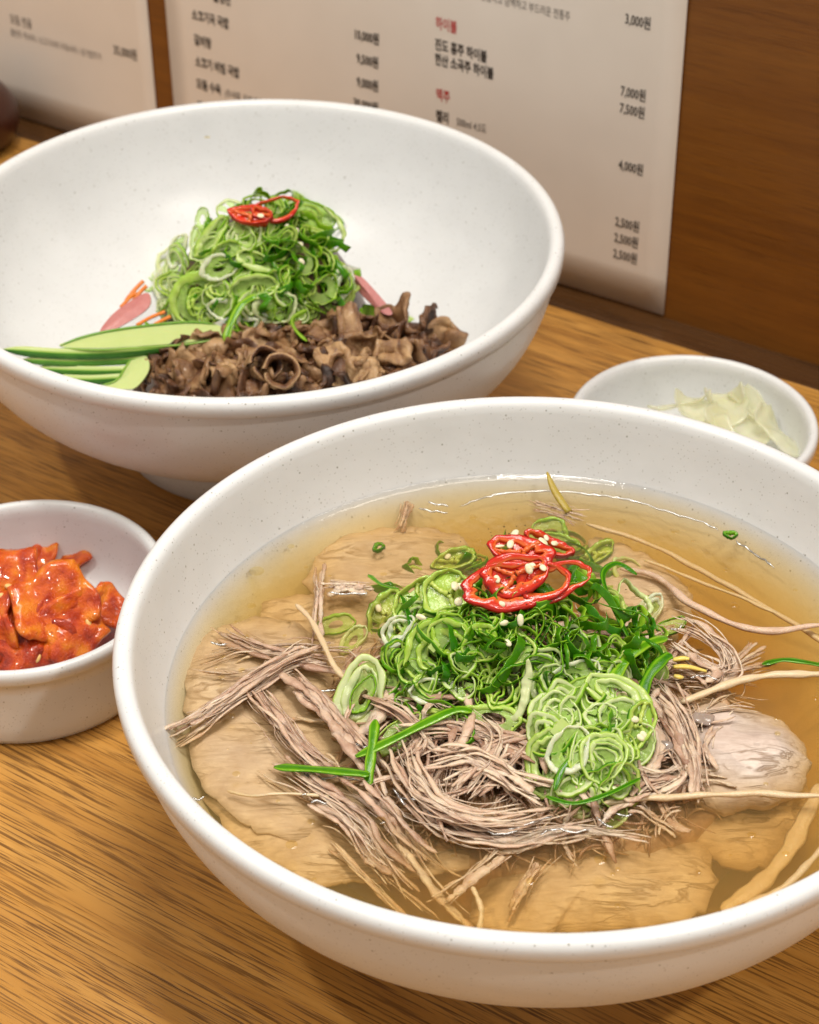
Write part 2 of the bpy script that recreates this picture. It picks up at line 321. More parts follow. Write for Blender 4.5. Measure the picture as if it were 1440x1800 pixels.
# menus
def menu(name, label, u0, u1, ztop, zbot, lines):
    g = W0 + WU * ((u0 + u1) / 2); me_v = []; me_f = []
    root = tag(obj(name, None, loc=(g.x, g.y, zbot)), label, 'menu', 'menu sheets fixed to the wall'); root.rotation_euler = (0, 0, WALL_ANG)
    # sheet as a thin bent grid (bows a touch off the wall)
    nx, nz = 24, 16; L = u1 - u0; Hh = ztop - zbot
    def off(u, z): return -1.3 - 0.5 * math.sin(u / L * PI) * (1 - z / Hh * 0.5) ** 2 - 0.3 * math.sin(u * 0.02 + z * 0.017)
    for s in (0, 0.35):
        for j in range(nz + 1):
            for i in range(nx + 1):
                u = L * i / nx; z = Hh * j / nz; me_v.append((u - L / 2, off(u, z) + s, z))
    n0 = (nx + 1) * (nz + 1)
    for j in range(nz):
        for i in range(nx):
            a = j * (nx + 1) + i; me_f.append((a, a + 1, a + nx + 2, a + nx + 1)); me_f.append((n0 + a, n0 + a + nx + 1, n0 + a + nx + 2, n0 + a + 1))
    rim = [i for i in range(nx + 1)] + [j * (nx + 1) + nx for j in range(1, nz + 1)] + [nz * (nx + 1) + i for i in range(nx - 1, -1, -1)] + [j * (nx + 1) for j in range(nz - 1, 0, -1)]
    for k in range(len(rim)):
        a, b2 = rim[k], rim[(k + 1) % len(rim)]; me_f.append((a, n0 + a, n0 + b2, b2))
    obj('sheet', mesh('sheet', me_v, me_f, M_PAPER), root)
    for (txt, px, py, size, mat, right, bold) in lines:
        u, z = wallpt(px, py)
        c = bpy.data.curves.new('lettering', 'FONT'); c.body = txt; c.size = size; c.offset = bold; c.resolution_u = 2
        c.align_x = 'RIGHT' if right else 'LEFT'
        t = bpy.data.objects.new('tmp', c); COL.objects.link(t)
        me = bpy.data.meshes.new_from_object(t.evaluated_get(bpy.context.evaluated_depsgraph_get())); bpy.data.objects.remove(t)
        for v in me.vertices:
            lx, lz = v.co.x * 0.64 + u - u0, v.co.y + (z - zbot)
            v.co = Vector((lx - L / 2, off(lx, lz) - 0.12, lz)) * MM
        me.materials.clear(); me.materials.append(mat); obj('lettering', me, root)
    return root
uL1, _ = wallpt(277, 190); uR0, _ = wallpt(309, 180); uR1, _ = wallpt(1168.5, 555)
S = 5.5
menu('menu_sheet', 'white laminated menu with Korean dishes and price columns, the larger sheet behind both bowls', uR0, uR1, 262, 0.8, [
    ('물냉면', 379, -2, S, M_INK, 0, 0.17), ('소고기국 국밥', 342, 30, S, M_INK, 0, 0.17), ('갈비탕', 346, 74, S, M_INK, 0, 0.17), ('소고기 비빔 국밥', 348, 112, S, M_INK, 0, 0.17),
    ('모둠 수육', 350, 151, S, M_INK, 0, 0.17), ('(우사태, 우설 모둠)', 400, 166, 4.4, M_INK, 0, 0.02), ('진 육회 냉면', 352, 190, S, M_INK, 0, 0.17),
    ('10,000원', 671, 76, S, M_INK, 1, 0.17), ('9,500원', 670, 117, S, M_INK, 1, 0.17), ('9,000원', 670, 158, S, M_INK, 1, 0.17), ('30,000원', 670, 196, S, M_INK, 1, 0.17),
    ('깔끔하고 담백하고 부드러운 전통주', 1006, 34, 4.3, M_INKS, 1, 0.0), ('3,000원', 1148, 49, S, M_INK, 1, 0.1),
    ('하이볼', 769, 46, S + .3, M_RED, 0, 0.12), ('진도 홍주 하이볼', 768, 83, S, M_INK, 0, 0.17), ('한산 소곡주 하이볼', 768, 109, S, M_INK, 0, 0.17),
    ('7,000원', 1139, 176, S, M_INK, 1, 0.1), ('7,500원', 1137, 206, S, M_INK, 1, 0.1),
    ('맥주', 770, 171, S + .3, M_RED, 0, 0.12), ('켈리', 770, 208, S, M_INK, 0, 0.17), ('500ml 4.5도', 806, 217, 4.6, M_INKS, 0, 0.05),
    ('4,000원', 1134, 306, S, M_INK, 1, 0.1), ('2,500원', 1127, 406, S, M_INK, 1, 0.1), ('2,500원', 1125, 434, S, M_INK, 1, 0.1), ('2,500원', 1123, 462, S, M_INK, 1, 0.1)])
menu('menu_sheet', 'smaller plain menu sheet with three faint lines at upper left, beside the wooden pot', uL1 - 190, uL1, 262, 0.8, [
    ('모듬 전골', 23, 37, 5.4, M_INKS, 0, 0.05), ('물만두 떡사리 / 소고기사리 우동사리 / 공기밥추가', 24, 59, 4.2, M_INKS, 0, 0.0), ('35,000원', 245, 104, 6.0, M_INK, 1, 0.1)])

# ------------------------------------------------------------------ bowls and side dishes
FC = Vector((32.9, 401.7, 0)); BC = Vector((-55.3, 617.6, 0)); KC = Vector((-120.2, 487.5, 0)); QC = Vector((98.4, 575.3, 0))
outer = [(46, 15.5), (56, 19.5), (71, 26.6), (87.2, 37.4), (98.8, 49.7), (105.2, 62.8), (107.4, 73), (107.8, 76.6)]
inner = [(103.6, 77), (101.2, 69), (97.5, 60), (91.2, 49.7), (80.5, 39), (65, 29.5), (45, 23), (25, 20)]
def smoothprof(P, n): return [(v.x, v.y) for v in cr([(a, b, 0) for a, b in P], n)]
BPROF = [(0.05, 14), (30, 14.2)] + smoothprof(outer, 26) + [(109.2, 76.9), (109.9, 77.5), (110.1, 80.6), (109.6, 82.0), (108.6, 82.8), (107.2, 83.1), (105.8, 82.6), (104.9, 81.4), (104.3, 79.5)] + smoothprof(inner, 28) + [(10, 19.2), (0.05, 19)]
FPROF = [(43, 16), (43.4, 6), (44, 1), (45, 0), (49.5, 0), (50.8, 1), (51.6, 6), (53.5, 17.5), (48, 17)]
IP = smoothprof(inner, 28)
def inner_r(z):
    P = IP
    for (r0, z0), (r1, z1) in zip(P, P[1:]):
        if z0 >= z >= z1: return r1 + (r0 - r1) * (z - z1) / (z0 - z1 + 1e-9)
    return P[0][0] if z > P[0][1] else 0
def inner_z(d):
    P = IP
    for (r0, z0), (r1, z1) in zip(P, P[1:]):
        if r0 >= d >= r1: return z1 + (z0 - z1) * (d - r1) / (r0 - r1 + 1e-9)
    return 20 if d < 25 else -60
V, F = lathe(BPROF, 192); BME = mesh('bowl_body', V, F, M_BOWL)
V, F = lathe(FPROF, 128, closed=True); FME = mesh('foot_ring', V, F, M_BOWL)
for c_, lab in ((FC, 'large white speckled bowl in front, holding clear beef broth'), (BC, 'large white speckled bowl behind, without broth, holding grilled beef and cucumber')):
    r_ = tag(obj('serving_bowl', None, loc=c_), lab, 'bowl', 'large white melamine bowls'); obj('bowl_body', BME, r_); obj('foot_ring', FME, r_)
DPROF = [(0.05, 1.2), (37, 1.2), (38.2, 0.2), (39.6, 0), (41, 0.8), (41.8, 3)] + [(42.0 + 0.9 * t / 5, 3 + 22.5 * t / 5) for t in range(1, 6)] + [(43.9, 25.9), (44.5, 26.8), (44.6, 29), (44.2, 30.4), (43.2, 31), (42.0, 30.8), (41.2, 29.8), (40.7, 28)] + smoothprof([(40.6, 26), (39.6, 18), (37.6, 11), (33.5, 6.4), (26, 4.6)], 14) + [(12, 4.2), (0.05, 4.1)]
V, F = lathe(DPROF, 128); DME = mesh('dish_body', V, F, M_BOWL)
kd = tag(obj('side_dish', DME, loc=KC), 'small white straight-sided dish of red spicy radish at the left edge', 'dish', 'small white side dishes')
V, F = lathe([(r * 0.968, z) for r, z in DPROF], 128)
qd = tag(obj('side_dish', mesh('dish_body', V, F, M_BOWL), loc=QC), 'small white dish of pale pickled radish behind the soup bowl on the right', 'dish', 'small white side dishes')

# broth
SZ = 60.0
prof = [(0.05, SZ), (40, SZ), (80, SZ), (91, SZ), (94, SZ + 0.05), (96, SZ + 0.35), (97.2, SZ + 0.85), (98.0, SZ + 1.5), (98.5, SZ + 1.6)]
prof += [(inner_r(z) + 0.5, z - 0.3) for z in [SZ - 1 - i * 2.4 for i in range(16)] if inner_r(z) > 0] + [(18, 19.3), (0.05, 18.6)]
V, F = lathe(prof, 160)
tag(obj('broth', mesh('broth', V, F, M_BROTH), loc=FC), 'clear amber beef broth filling the front bowl', 'broth', kind='stuff')

# liquid edges on the surface: thin wavy ridges added to draw lamp glints
m = bpy.data.materials.new('glint_liquid'); m.use_nodes = True; nt = m.node_tree; nt.nodes.clear(); out = nt.nodes.new('ShaderNodeOutputMaterial')
tr = nt.nodes.new('ShaderNodeBsdfTransparent'); gl = nd(nt, 'ShaderNodeBsdfGlossy', Roughness=0.28); fr = nd(nt, 'ShaderNodeFresnel', IOR=1.7); mx = nt.nodes.new('ShaderNodeMixShader')
fm = math_(nt, 'MAXIMUM', fr.outputs[0], 0.45); nt.links.new(fm, mx.inputs[0]); nt.links.new(tr.outputs[0], mx.inputs[1]); nt.links.new(gl.outputs[0], mx.inputs[2]); nt.links.new(mx.outputs[0], out.inputs['Surface'])  # extra mirror share keeps the ridges bright as glints
M_GLINT = m
m = bpy.data.materials.new('clear_oil'); m.use_nodes = True; nt = m.node_tree; nt.nodes.clear(); out = nt.nodes.new('ShaderNodeOutputMaterial')
tr = nd(nt, 'ShaderNodeBsdfTransparent'); tr.inputs[0].default_value = (1, .95, .72, 1); gl = nd(nt, 'ShaderNodeBsdfGlossy', Roughness=0.08); fr = nd(nt, 'ShaderNodeFresnel', IOR=1.6); mx = nt.nodes.new('ShaderNodeMixShader')
nt.links.new(fr.outputs[0], mx.inputs[0]); nt.links.new(tr.outputs[0], mx.inputs[1]); nt.links.new(gl.outputs[0], mx.inputs[2]); nt.links.new(mx.outputs[0], out.inputs['Surface']); M_OIL = m
GL = [[(804, 892), (865, 872), (954, 863), (1053, 871), (1133, 886), (1239, 921), (1262, 932)], [(1293, 950), (1325, 972), (1362, 998)], [(735, 893), (762, 899), (788, 901)], [(752, 884), (790, 890)],
      [(528, 1355), (560, 1368), (600, 1365), (632, 1372)], [(690, 1388), (715, 1405), (742, 1408)], [(748, 1420), (775, 1442), (812, 1452)], [(700, 1400), (712, 1416)], [(790, 1398), (830, 1440), (880, 1458), (925, 1450), (970, 1436)],
      [(855, 1462), (885, 1466), (912, 1460)], [(948, 1466), (975, 1458), (1010, 1462), (1040, 1455)], [(1050, 1436), (1068, 1452), (1078, 1454)], [(1082, 1430), (1100, 1434), (1114, 1430)], [(600, 1298), (618, 1302), (648, 1316)],
      [(520, 1206), (545, 1212), (565, 1215), (590, 1212)], [(1120, 1345), (1150, 1350), (1175, 1356)], [(1215, 1191), (1235, 1186), (1262, 1192)], [(1176, 1105), (1192, 1106), (1198, 1100)], [(578, 1040), (610, 1043), (648, 1043)],
      [(336, 1402), (348, 1405), (360, 1400)], [(530, 1400), (545, 1395), (552, 1400)], [(545, 1412), (562, 1408), (575, 1414)], [(370, 1128), (385, 1133), (398, 1130)]]
V = []; F = []
for k, g in enumerate(GL):
    P = cr([at(x, y_, SZ + .1 + (1.2 if 1030 < y_ < 1320 or (y_ > 1380 and 680 < x < 1080) else 0)) for x, y_ in g], max(10, int(len(g) * 9))); P = [p + n3(p, .45, k) * .55 for p in P]
    tube(V, F, None, P, lambda t: .36 * (.6 + .5 * abs(math.sin(t * 23 + k))) * min(1, 6 * min(t, 1 - t) + .1), 8, .8)
tag(build('glint_ridges', V, F, M_GLINT, None, FC + Vector((0, 0, SZ))), 'thin raised liquid edges on the broth, added to draw its lamp glints', 'glint ridges', kind='stuff')

V = []; F = []
ro = random.Random(77)
for k in range(70):
    a_ = ro.uniform(0, 2 * PI); d_ = ro.uniform(62, 94); px_ = Vector((FC.x + d_ * math.cos(a_), FC.y + d_ * math.sin(a_), SZ)); r0 = min(2.2, ro.lognormvariate(-.4, .5))
    v_, f_ = lathe([(.01, .14 * r0 ** .5), (r0 * .6, .12 * r0 ** .5), (r0 * .9, .05 * r0 ** .5), (r0, .01)][::-1], 16, px_)
    b0 = len(V); V += v_; F += [tuple(i + b0 for i in q) for q in f_]
tag(build('oil_droplets', V, F, M_OIL, None, FC + Vector((0, 0, SZ))), 'small round oil droplets scattered over the broth near the bowl wall', 'oil droplets', kind='stuff')

# ------------------------------------------------------------------ generic food builders
def frame_rot(n, ang):
    """rotation taking local z to n and local x to the picture-right direction turned by ang in the tangent plane"""
    n = Vector(n).normalized(); x = (_r - n * _r.dot(n)).normalized(); yv = n.cross(x)
    c, s = math.cos(ang), math.sin(ang); X = x * c + yv * s; Y = n.cross(X)
    return Matrix(((X.x, Y.x, n.x), (X.y, Y.y, n.y), (X.z, Y.z, n.z))).to_quaternion()
def ring_mesh(name, mat, a, b_, wall, width, rnd, arc=1.0, warp=0.5, irr=0.12, nseg=30, t_in=0.0, t_out=1.0, nest=0, film=0):
    V = []; F = []; T = []
    ph = [rnd.uniform(0, 6.28) for _ in range(6)]
    for k in range(1 + nest):
        ka = 1 - 0.30 * k; sh = (rnd.uniform(-.12, .12) * a * k, rnd.uniform(-.12, .12) * b_ * k)
        closed = arc >= 1; n = nseg; b0 = len(V)
        for i in range(n if closed else n + 1):
            t = 2 * PI * arc * i / n + ph[0] * (0 if closed else 1)
            qn = Vector((math.cos(t) * 1.6, math.sin(t) * 1.6, ph[5] * 3 + k))
            m = 1 + irr * math.sin(2 * t + ph[1]) + irr * 0.6 * math.sin(3 * t + ph[2]) + irr * .3 * math.sin(5 * t + ph[5]) + .09 * noise.noise(qn * 2.2)
            w0 = warp * (math.sin(2 * t + ph[3]) + 0.5 * math.sin(3 * t + ph[4])) + (0 if closed else warp * 1.2 * (i / n - .5) * 4)
            ca, sa = math.cos(t), math.sin(t)
            wl = wall * (0.85 + 0.35 * math.sin(t + ph[4]) + .5 * noise.noise(qn * 1.7)); width_ = width * (1 + .45 * noise.noise(qn * 1.3 + Vector((9, 0, 0)))); wl = wl * (1 if closed else min(1, 4 * min(i, n - i) / n + 0.35))
            for (dr, dz, tn) in ((0, -.42, t_out), (.06, 0, t_out), (0, .42, t_out), (-.22, .5, t_in * .7 + t_out * .3), (-.85, .40, t_in), (-1, 0, t_in * 1.0 + .12), (-.85, -.40, t_in), (-.16, -.5, t_in * .7 + t_out * .3)):
                V.append(((a * ka * m + dr * wl) * ca + sh[0], (b_ * ka * m + dr * wl) * sa + sh[1], w0 + .25 * width * noise.noise(qn * 2.5) + dz * width_)); T.append(tn * (1 if k == 0 else .8))
        m_ = n if closed else n + 1
        for i in range(n):
            for j in range(8):
                F.append((b0 + i * 8 + j, b0 + ((i + 1) % m_) * 8 + j, b0 + ((i + 1) % m_) * 8 + (j + 1) % 8, b0 + i * 8 + (j + 1) % 8))
        if not closed: F.append(tuple(b0 + j for j in range(8))); F.append(tuple(b0 + n * 8 + j for j in range(8))[::-1])
    me = mesh(name, V, F, mat, T)
    if film and arc >= 1:      # wet see-through skin stretched inside the hoop
        bm = bmesh.new(); bm.from_mesh(me); al = bm.verts.layers.float.get('tone'); rings = []; n = 20; ox, oy = rnd.uniform(-.3, .3) * a, rnd.uniform(-.3, .3) * b_
        for q in (1.0, .72, .42):
            rr_ = []
            for j in range(n):
                t = 2 * PI * j / n; v = bm.verts.new((((a - wall * .6) * q * math.cos(t) + ox * (1 - q)) * MM, ((b_ - wall * .6) * q * math.sin(t) + oy * (1 - q)) * MM, (warp * math.sin(2 * t + ph[3]) * q - .5 * (1 - q) + .3 * noise.noise(Vector((t, q * 4, ph[0])))) * MM)); v[al] = .25 + .3 * (1 - q); rr_.append(v)
            rings.append(rr_)
        for r1, r2 in zip(rings, rings[1:]):
            for j in range(n):
                if film < 1 and (j * 7 + int(ph[1] * 10)) % 10 > 10 * film: continue
                f = bm.faces.new((r1[j], r1[(j + 1) % n], r2[(j + 1) % n], r2[j])); f.material_index = 1; f.smooth = True
        bm.to_mesh(me); bm.free(); me.materials.append(M_FILM)
    return me
rv = random.Random(11)
VAR = {
 'dark': [ring_mesh('scallion_ring', M_SCAL, rv.uniform(5, 8), rv.uniform(2.0, 4.5), 0.5, rv.uniform(2.0, 3.4), rv, warp=rv.uniform(.4, 1.4), irr=.2, t_in=.35, t_out=.95) for _ in range(14)],
 'mid': [ring_mesh('scallion_ring', M_SCAL, rv.uniform(4.5, 7.5), rv.uniform(3.0, 5.6), .85, rv.uniform(.9, 1.6), rv, warp=rv.uniform(.3, 1.0), irr=.14, t_in=.0, t_out=.8, nest=rv.choice((0, 0, 1)), film=rv.choice((0, 1, .6))) for _ in range(12)],
 'pale': [ring_mesh('scallion_ring', M_PALE, rv.uniform(5, 8), rv.uniform(3.6, 6), 1.15, rv.uniform(.8, 1.3), rv, warp=rv.uniform(.2, .8), irr=.1, t_in=-.1, t_out=.9, nest=rv.choice((0, 1, 1)), film=rv.choice((.5, 1, 1))) for _ in range(12)],
 'curl': [ring_mesh('scallion_curl', M_SCAL, rv.uniform(6, 10), rv.uniform(3, 6), 0.5, rv.uniform(1.8, 3.0), rv, arc=rv.uniform(.45, .8), warp=rv.uniform(.8, 2), irr=.2, t_in=.5, t_out=.95) for _ in range(9)],
}
def put(name, me, p, n, ang, label, cat, group=None, scale=1.0):
    return tag(obj(name, me, None, p, frame_rot(n, ang), scale), label, cat, group)
def strand_mesh(name, mat, paths, rad=0.45, sides=7, flat=0.5, n=16, tone=(0.3, 0.8), rnd=R, taper=True, wig=0.38):
    """a bundle of fibres; paths = control points, list of (ctrl, radius, count, spread)"""
    V = []; F = []; T = []
    for (ctrl, cnt, spread) in paths:
        base = cr(ctrl, n)
        for k in range(cnt):
            q0 = rnd.random(); ox, oy, oz = rnd.gauss(0, .55) * spread, rnd.gauss(0, .55) * spread, rnd.gauss(0, .22) * spread; o = rnd.uniform(0, 99); tl0, tl1 = rnd.uniform(0, .22), rnd.uniform(.75, 1)
            pts = []
            for i in range(n):
                t = tl0 + (tl1 - tl0) * i / (n - 1); q = t * (n - 1); a = min(int(q), n - 2); p = base[a].lerp(base[a + 1], q - a)
                fray = 0.75 + 1.0 * abs(t - 0.5) ** 2 * 4 * 0.6; wv = n3((p.x, p.y, p.z), 0.11, o) * wig * spread * 0.8 + n3((p.x, p.y, p.z), 0.35, o) * wig * .35 + n3((p.x, p.y, p.z), 0.06, o) * (2.6 * spread ** .5 if q0 < .25 else 0) * (abs(t - .5) * 2)
                pts.append(p + Vector((ox, oy, oz)) * fray + wv)
            if rnd.random() < .35:
                h0 = rnd.randrange(n // 2); hp = [q_ + n3(q_, .22, o + 5) * (1.2 + 2.2 * i_ / n) * .9 for i_, q_ in enumerate(pts[h0:h0 + n // 2])]
                tube(V, F, T, hp, lambda t: .15 * (1.1 - t * .6), 4, .8, rnd.uniform(.5, 1.0))
            s = rnd.uniform(0, 6)
            r0 = rad * min(4.4, rnd.lognormvariate(-.1, .8)); tn = rnd.uniform(*tone)
            tube(V, F, T, pts, (lambda t, r0=r0, s=s: r0 * (1 + .3 * math.sin(9 * t + s) + .25 * math.sin(31 * t + s * 3) + .15 * math.sin(67 * t + s)) * (min(1, 9 * min(t, 1 - t) + .45) if taper else 1)), sides, flat, lambda t, sd, tn=tn, s=s: tn + .08 * math.sin(sd * 12.56 + s) + .14 * math.sin(t * 13 + s))
    return V, F, T
def strand(name, mat, ctrl, cnt, spread, label, cat, group=None, **kw):
    V, F, T = strand_mesh(name, mat, [(ctrl, cnt, spread)], **kw); c0 = Vector(ctrl[len(ctrl) // 2])
    return tag(build(name, V, F, mat, None, c0, T), label, cat, group)
def sheet_mesh(name, mat, w_, h_, thick, rnd, fold=1.0, fs=0.12, nx=16, ny=12, roll=0.0, tone=(0.2, 0.8), rag=0.15):
    """crumpled or folded piece of meat or vegetable, with thickness"""
    o = rnd.uniform(0, 500); V = []; F = []; T = []; P = []
    for j in range(ny + 1):
        for i in range(nx + 1):
            u = (i / nx - .5); v = (j / ny - .5)
            rr_ = 1 + rag * noise.noise(Vector((math.atan2(v, u) * 1.3, o, 3)))
            # rounded outline
            k = max(abs(u), abs(v)) * 2; l = math.hypot(u, v) * 2; s = (k / l if l > 1e-6 else 1); s = 0.45 * s + 0.55
            x, y_ = u * w_ * s * rr_, v * h_ * s * rr_
            z = 0
            if roll:
                a = x / roll; rad_ = roll * (1 + 0.06 * a); x, z = rad_ * math.sin(a), roll - rad_ * math.cos(a)
            p = Vector((x, y_, z)); d = n3(p, fs, o) * fold * 6 + n3(p, fs * 2.6, o) * fold * 2.0
            P.append(p + Vector((d.x * .6, d.y * .6, d.z)))
    nX = nx + 1
    def nrm(i, j):
        a = P[j * nX + min(i + 1, nx)] - P[j * nX + max(i - 1, 0)]; b2 = P[min(j + 1, ny) * nX + i] - P[max(j - 1, 0) * nX + i]; c2 = a.cross(b2)
        return c2.normalized() if c2.length > 1e-6 else Vector((0, 0, 1))
    for sgn in (1, -1):
        for j in range(ny + 1):
            for i in range(nx + 1):
                e = min(i, nx - i, j, ny - j); th = thick * (0.35 if e == 0 else 0.8 if e == 1 else 1) * (1 + .4 * noise.noise(Vector((i * .5, j * .5, o))))
                V.append(P[j * nX + i] + nrm(i, j) * sgn * th / 2); T.append(tone[0] + (tone[1] - tone[0]) * (0.5 + 0.9 * noise.noise(Vector((i * .22, j * .22, o + 9)))))
    n0 = nX * (ny + 1)
    for j in range(ny):
        for i in range(nx):
            a = j * nX + i; F.append((a, a + 1, a + nX + 1, a + nX)); F.append((n0 + a, n0 + a + nX, n0 + a + nX + 1, n0 + a + 1))
    rim = [i for i in range(nX)] + [j * nX + nx for j in range(1, ny + 1)] + [ny * nX + i for i in range(nx - 1, -1, -1)] + [j * nX for j in range(ny - 1, 0, -1)]
    for k in range(len(rim)):
        a, b2 = rim[k], rim[(k + 1) % len(rim)]; F.append((a, n0 + a, n0 + b2, b2))
    return mesh(name, V, F, mat, T)
def seed_mesh(name, mat, l, wd, t):
    V = []; F = []; T = []
    for i in range(7):
        a = PI * i / 6; 
        for j in range(8):
            c = 2 * PI * j / 8; V.append((-l / 2 * math.cos(a), wd / 2 * math.sin(a) ** .8 * math.cos(c) if 0 < i < 6 else 0.01 * math.cos(c), t / 2 * math.sin(a) * math.sin(c) if 0 < i < 6 else 0.01 * math.sin(c))); T.append(.3)
    for i in range(6):
        for j in range(8): F.append((i * 8 + j, i * 8 + (j + 1) % 8, (i + 1) * 8 + (j + 1) % 8, (i + 1) * 8 + j))
    return mesh(name, V, F, mat, T)
CHSEED = seed_mesh('chili_seed', M_SEED, 2.9, 2.2, .8); SESAME = seed_mesh('sesame_seed', M_SESAME, 3.0, 1.8, 0.9)

LM_S = [('the red chili pile', 915, 995), ('the green chilis', 720, 1070), ('the wide hoop', 770, 1140), ('the white crescent', 900, 1200), ('the lobe slice', 1080, 1230), ('the tall ring', 960, 1340), ('the sprout bits', 1165, 1165), ('the shoulder loop', 1105, 1030), ('the long strip', 730, 1270), ('the stem chunk', 990, 1285), ('the standing chili', 1110, 1290)]
LM_B = [('the red chili', 462, 375), ('the big ring', 345, 525), ('the middle ring', 445, 505), ('the dark rimmed ring', 398, 440), ('the white ring', 485, 540), ('the upper right loop', 575, 400), ('the pink radish', 620, 520), ('the cucumber slices', 290, 570), ('the seeds', 527, 430)]
LM_M = [('the open beef tube', 494, 655), ('the upright beef flap', 615, 572), ('the cucumber slices', 240, 640), ('the light tan curled piece', 395, 660), ('the smooth tan piece', 590, 640), ('the torn pinkish piece', 690, 620), ('the right end of the pile', 790, 610), ('the foot of the scallions', 440, 595)]
def whereabouts(x, y_, LM):
    nm, lx, ly = min(LM, key=lambda q: math.hypot(x - q[1], y_ - q[2])); dx, dy = x - lx, ly - y_
    if math.hypot(dx, dy) < 14: return 'right at ' + nm
    return ('right of ', 'up and right of ', 'just above ', 'up and left of ', 'left of ', 'down and left of ', 'just below ', 'down and right of ')[int(round(math.atan2(dy, dx) / (PI / 4))) % 8] + nm
# ================================================================== FRONT BOWL
# boiled beef slices lying in the broth
def slice_obj(px_pts, z, label, th=2.6, tilt=(0, 0), rot=0.0, dome=1.5):
    P = [at(x, y_, z) for x, y_ in px_pts]; c0 = sum(P, Vector()) / len(P); n = 96; ringn = 14
    O = cr(P, n, True); V = []; F = []; o = R.uniform(0, 99)
    for s in (0, 1):
        for k in range(ringn + 1):
            for j in range(n):
                f = k / ringn; e = O[j] - c0; e = e + n3(O[j], .16, o) * 2.2; p = c0 + e * f + (n3(O[j], .5, o) * .9 + n3(O[j], 1.1, o) * .35) * f ** 8
                hh = dome * (1 - f * f) + 1.1 * noise.noise(p * .07 + Vector((o, 0, 0))) + 0.45 * noise.noise(p * .2 + Vector((o, 0, 0))) + .35 * noise.noise(Vector((p.x * .06 + p.y * .03, p.y * .42, o))) + tilt[0] * (p.x - c0.x) + tilt[1] * (p.y - c0.y)
                tk = th * (1 - f ** 6 * .75)
                V.append(Vector((p.x, p.y, z + hh - (tk if s else 0) - (th - tk) * .4)))
        b0 = s * (ringn + 1) * n
        for k in range(ringn):
            for j in range(n):
                q = (b0 + k * n + j, b0 + k * n + (j + 1) % n, b0 + (k + 1) * n + (j + 1) % n, b0 + (k + 1) * n + j); F.append(q if not s else q[::-1])
    b1 = (ringn + 1) * n
    for j in range(n): F.append((ringn * n + j, ringn * n + (j + 1) % n, b1 + ringn * n + (j + 1) % n, b1 + ringn * n + j))
    ob = build('beef_slice', V, F, M_SLICE, None, c0); return tag(ob, label, 'beef slice', 'boiled beef slices in the broth')
slice_obj([(338, 1130), (400, 1092), (480, 1080), (560, 1120), (600, 1250), (600, 1400), (540, 1470), (420, 1440), (352, 1370), (328, 1240)], 55.5, 'large tan boiled beef slice with cracked grain at the left of the soup', tilt=(-.02, 0))
slice_obj([(360, 1400), (470, 1430), (620, 1440), (760, 1460), (840, 1500), (780, 1530), (640, 1545), (560, 1556), (470, 1512), (400, 1465)], 52.5, 'tan beef slice under the surface at lower left of the soup', tilt=(0, .03))
slice_obj([(570, 960), (650, 925), (760, 925), (830, 960), (800, 1050), (700, 1100), (590, 1080), (540, 1020)], 54, 'brownish beef slice sunk behind the scallions, upper left of the soup')
slice_obj([(470, 1060), (600, 1040), (720, 1060), (760, 1150), (640, 1200), (500, 1170)], 53, 'beef slice sunk between the left slice and the scallion heap')
slice_obj([(870, 1530), (1000, 1450), (1120, 1420), (1230, 1450), (1260, 1560), (1180, 1620), (1050, 1630), (900, 1640), (830, 1600)], 50, 'broad beef slice sunk deep at the bottom of the soup near the rim', dome=3, th=4)
slice_obj([(1130, 1330), (1260, 1300), (1390, 1330), (1420, 1440), (1330, 1520), (1210, 1490), (1120, 1420)], 48, 'dark amber beef slice sunk deep at the lower right of the soup', dome=3, th=4)
slice_obj([(650, 1320), (800, 1350), (930, 1400), (930, 1480), (800, 1520), (680, 1450)], 50, 'beef slice sunk below the shredded beef, bottom centre')
slice_obj([(1210, 1230), (1290, 1225), (1385, 1262), (1425, 1320), (1400, 1385), (1300, 1410), (1210, 1390), (1165, 1300)], 57.3, 'pinkish fatty beef chunk breaking the broth surface right of the scallions', dome=3.2, th=8)

slice_obj([(1040, 945), (1130, 965), (1205, 1030), (1200, 1100), (1120, 1130), (1050, 1060)], 54.5, 'brown beef slice sunk behind the right shoulder of the scallion heap', th=3)
slice_obj([(470, 1300), (580, 1290), (680, 1330), (700, 1440), (600, 1480), (480, 1430)], 54, 'beef slice sunk under the frayed shreds at the lower left of the heap', th=3)
# heap of shredded meat (height field) and scallion dome on it
def smooth(t): t = max(0.0, min(1.0, t)); return t * t * (3 - 2 * t)
def h_meat(x, y_):
    dx, dy = x - FC.x + 2, y_ - FC.y + 8; d = math.hypot(dx / 58, dy / 50)
    return 53 + 10.5 * smooth(1.25 - d) 
def h_scal(x, y_):
    dx, dy = x - FC.x + 3, y_ - FC.y - 16; d = math.hypot(dx / 38, dy / 31)
    z = 60 + 20 * max(0, 1 - d * d) ** .8 if d < 1 else 40
    dx2, dy2 = x - FC.x - 12, y_ - FC.y + 20; d2 = math.hypot(dx2 / 17, dy2 / 22); z2 = 60 + 9 * max(0, 1 - d2 * d2) ** .6 if d2 < 1 else 40
    return max(z, z2, h_meat(x, y_))
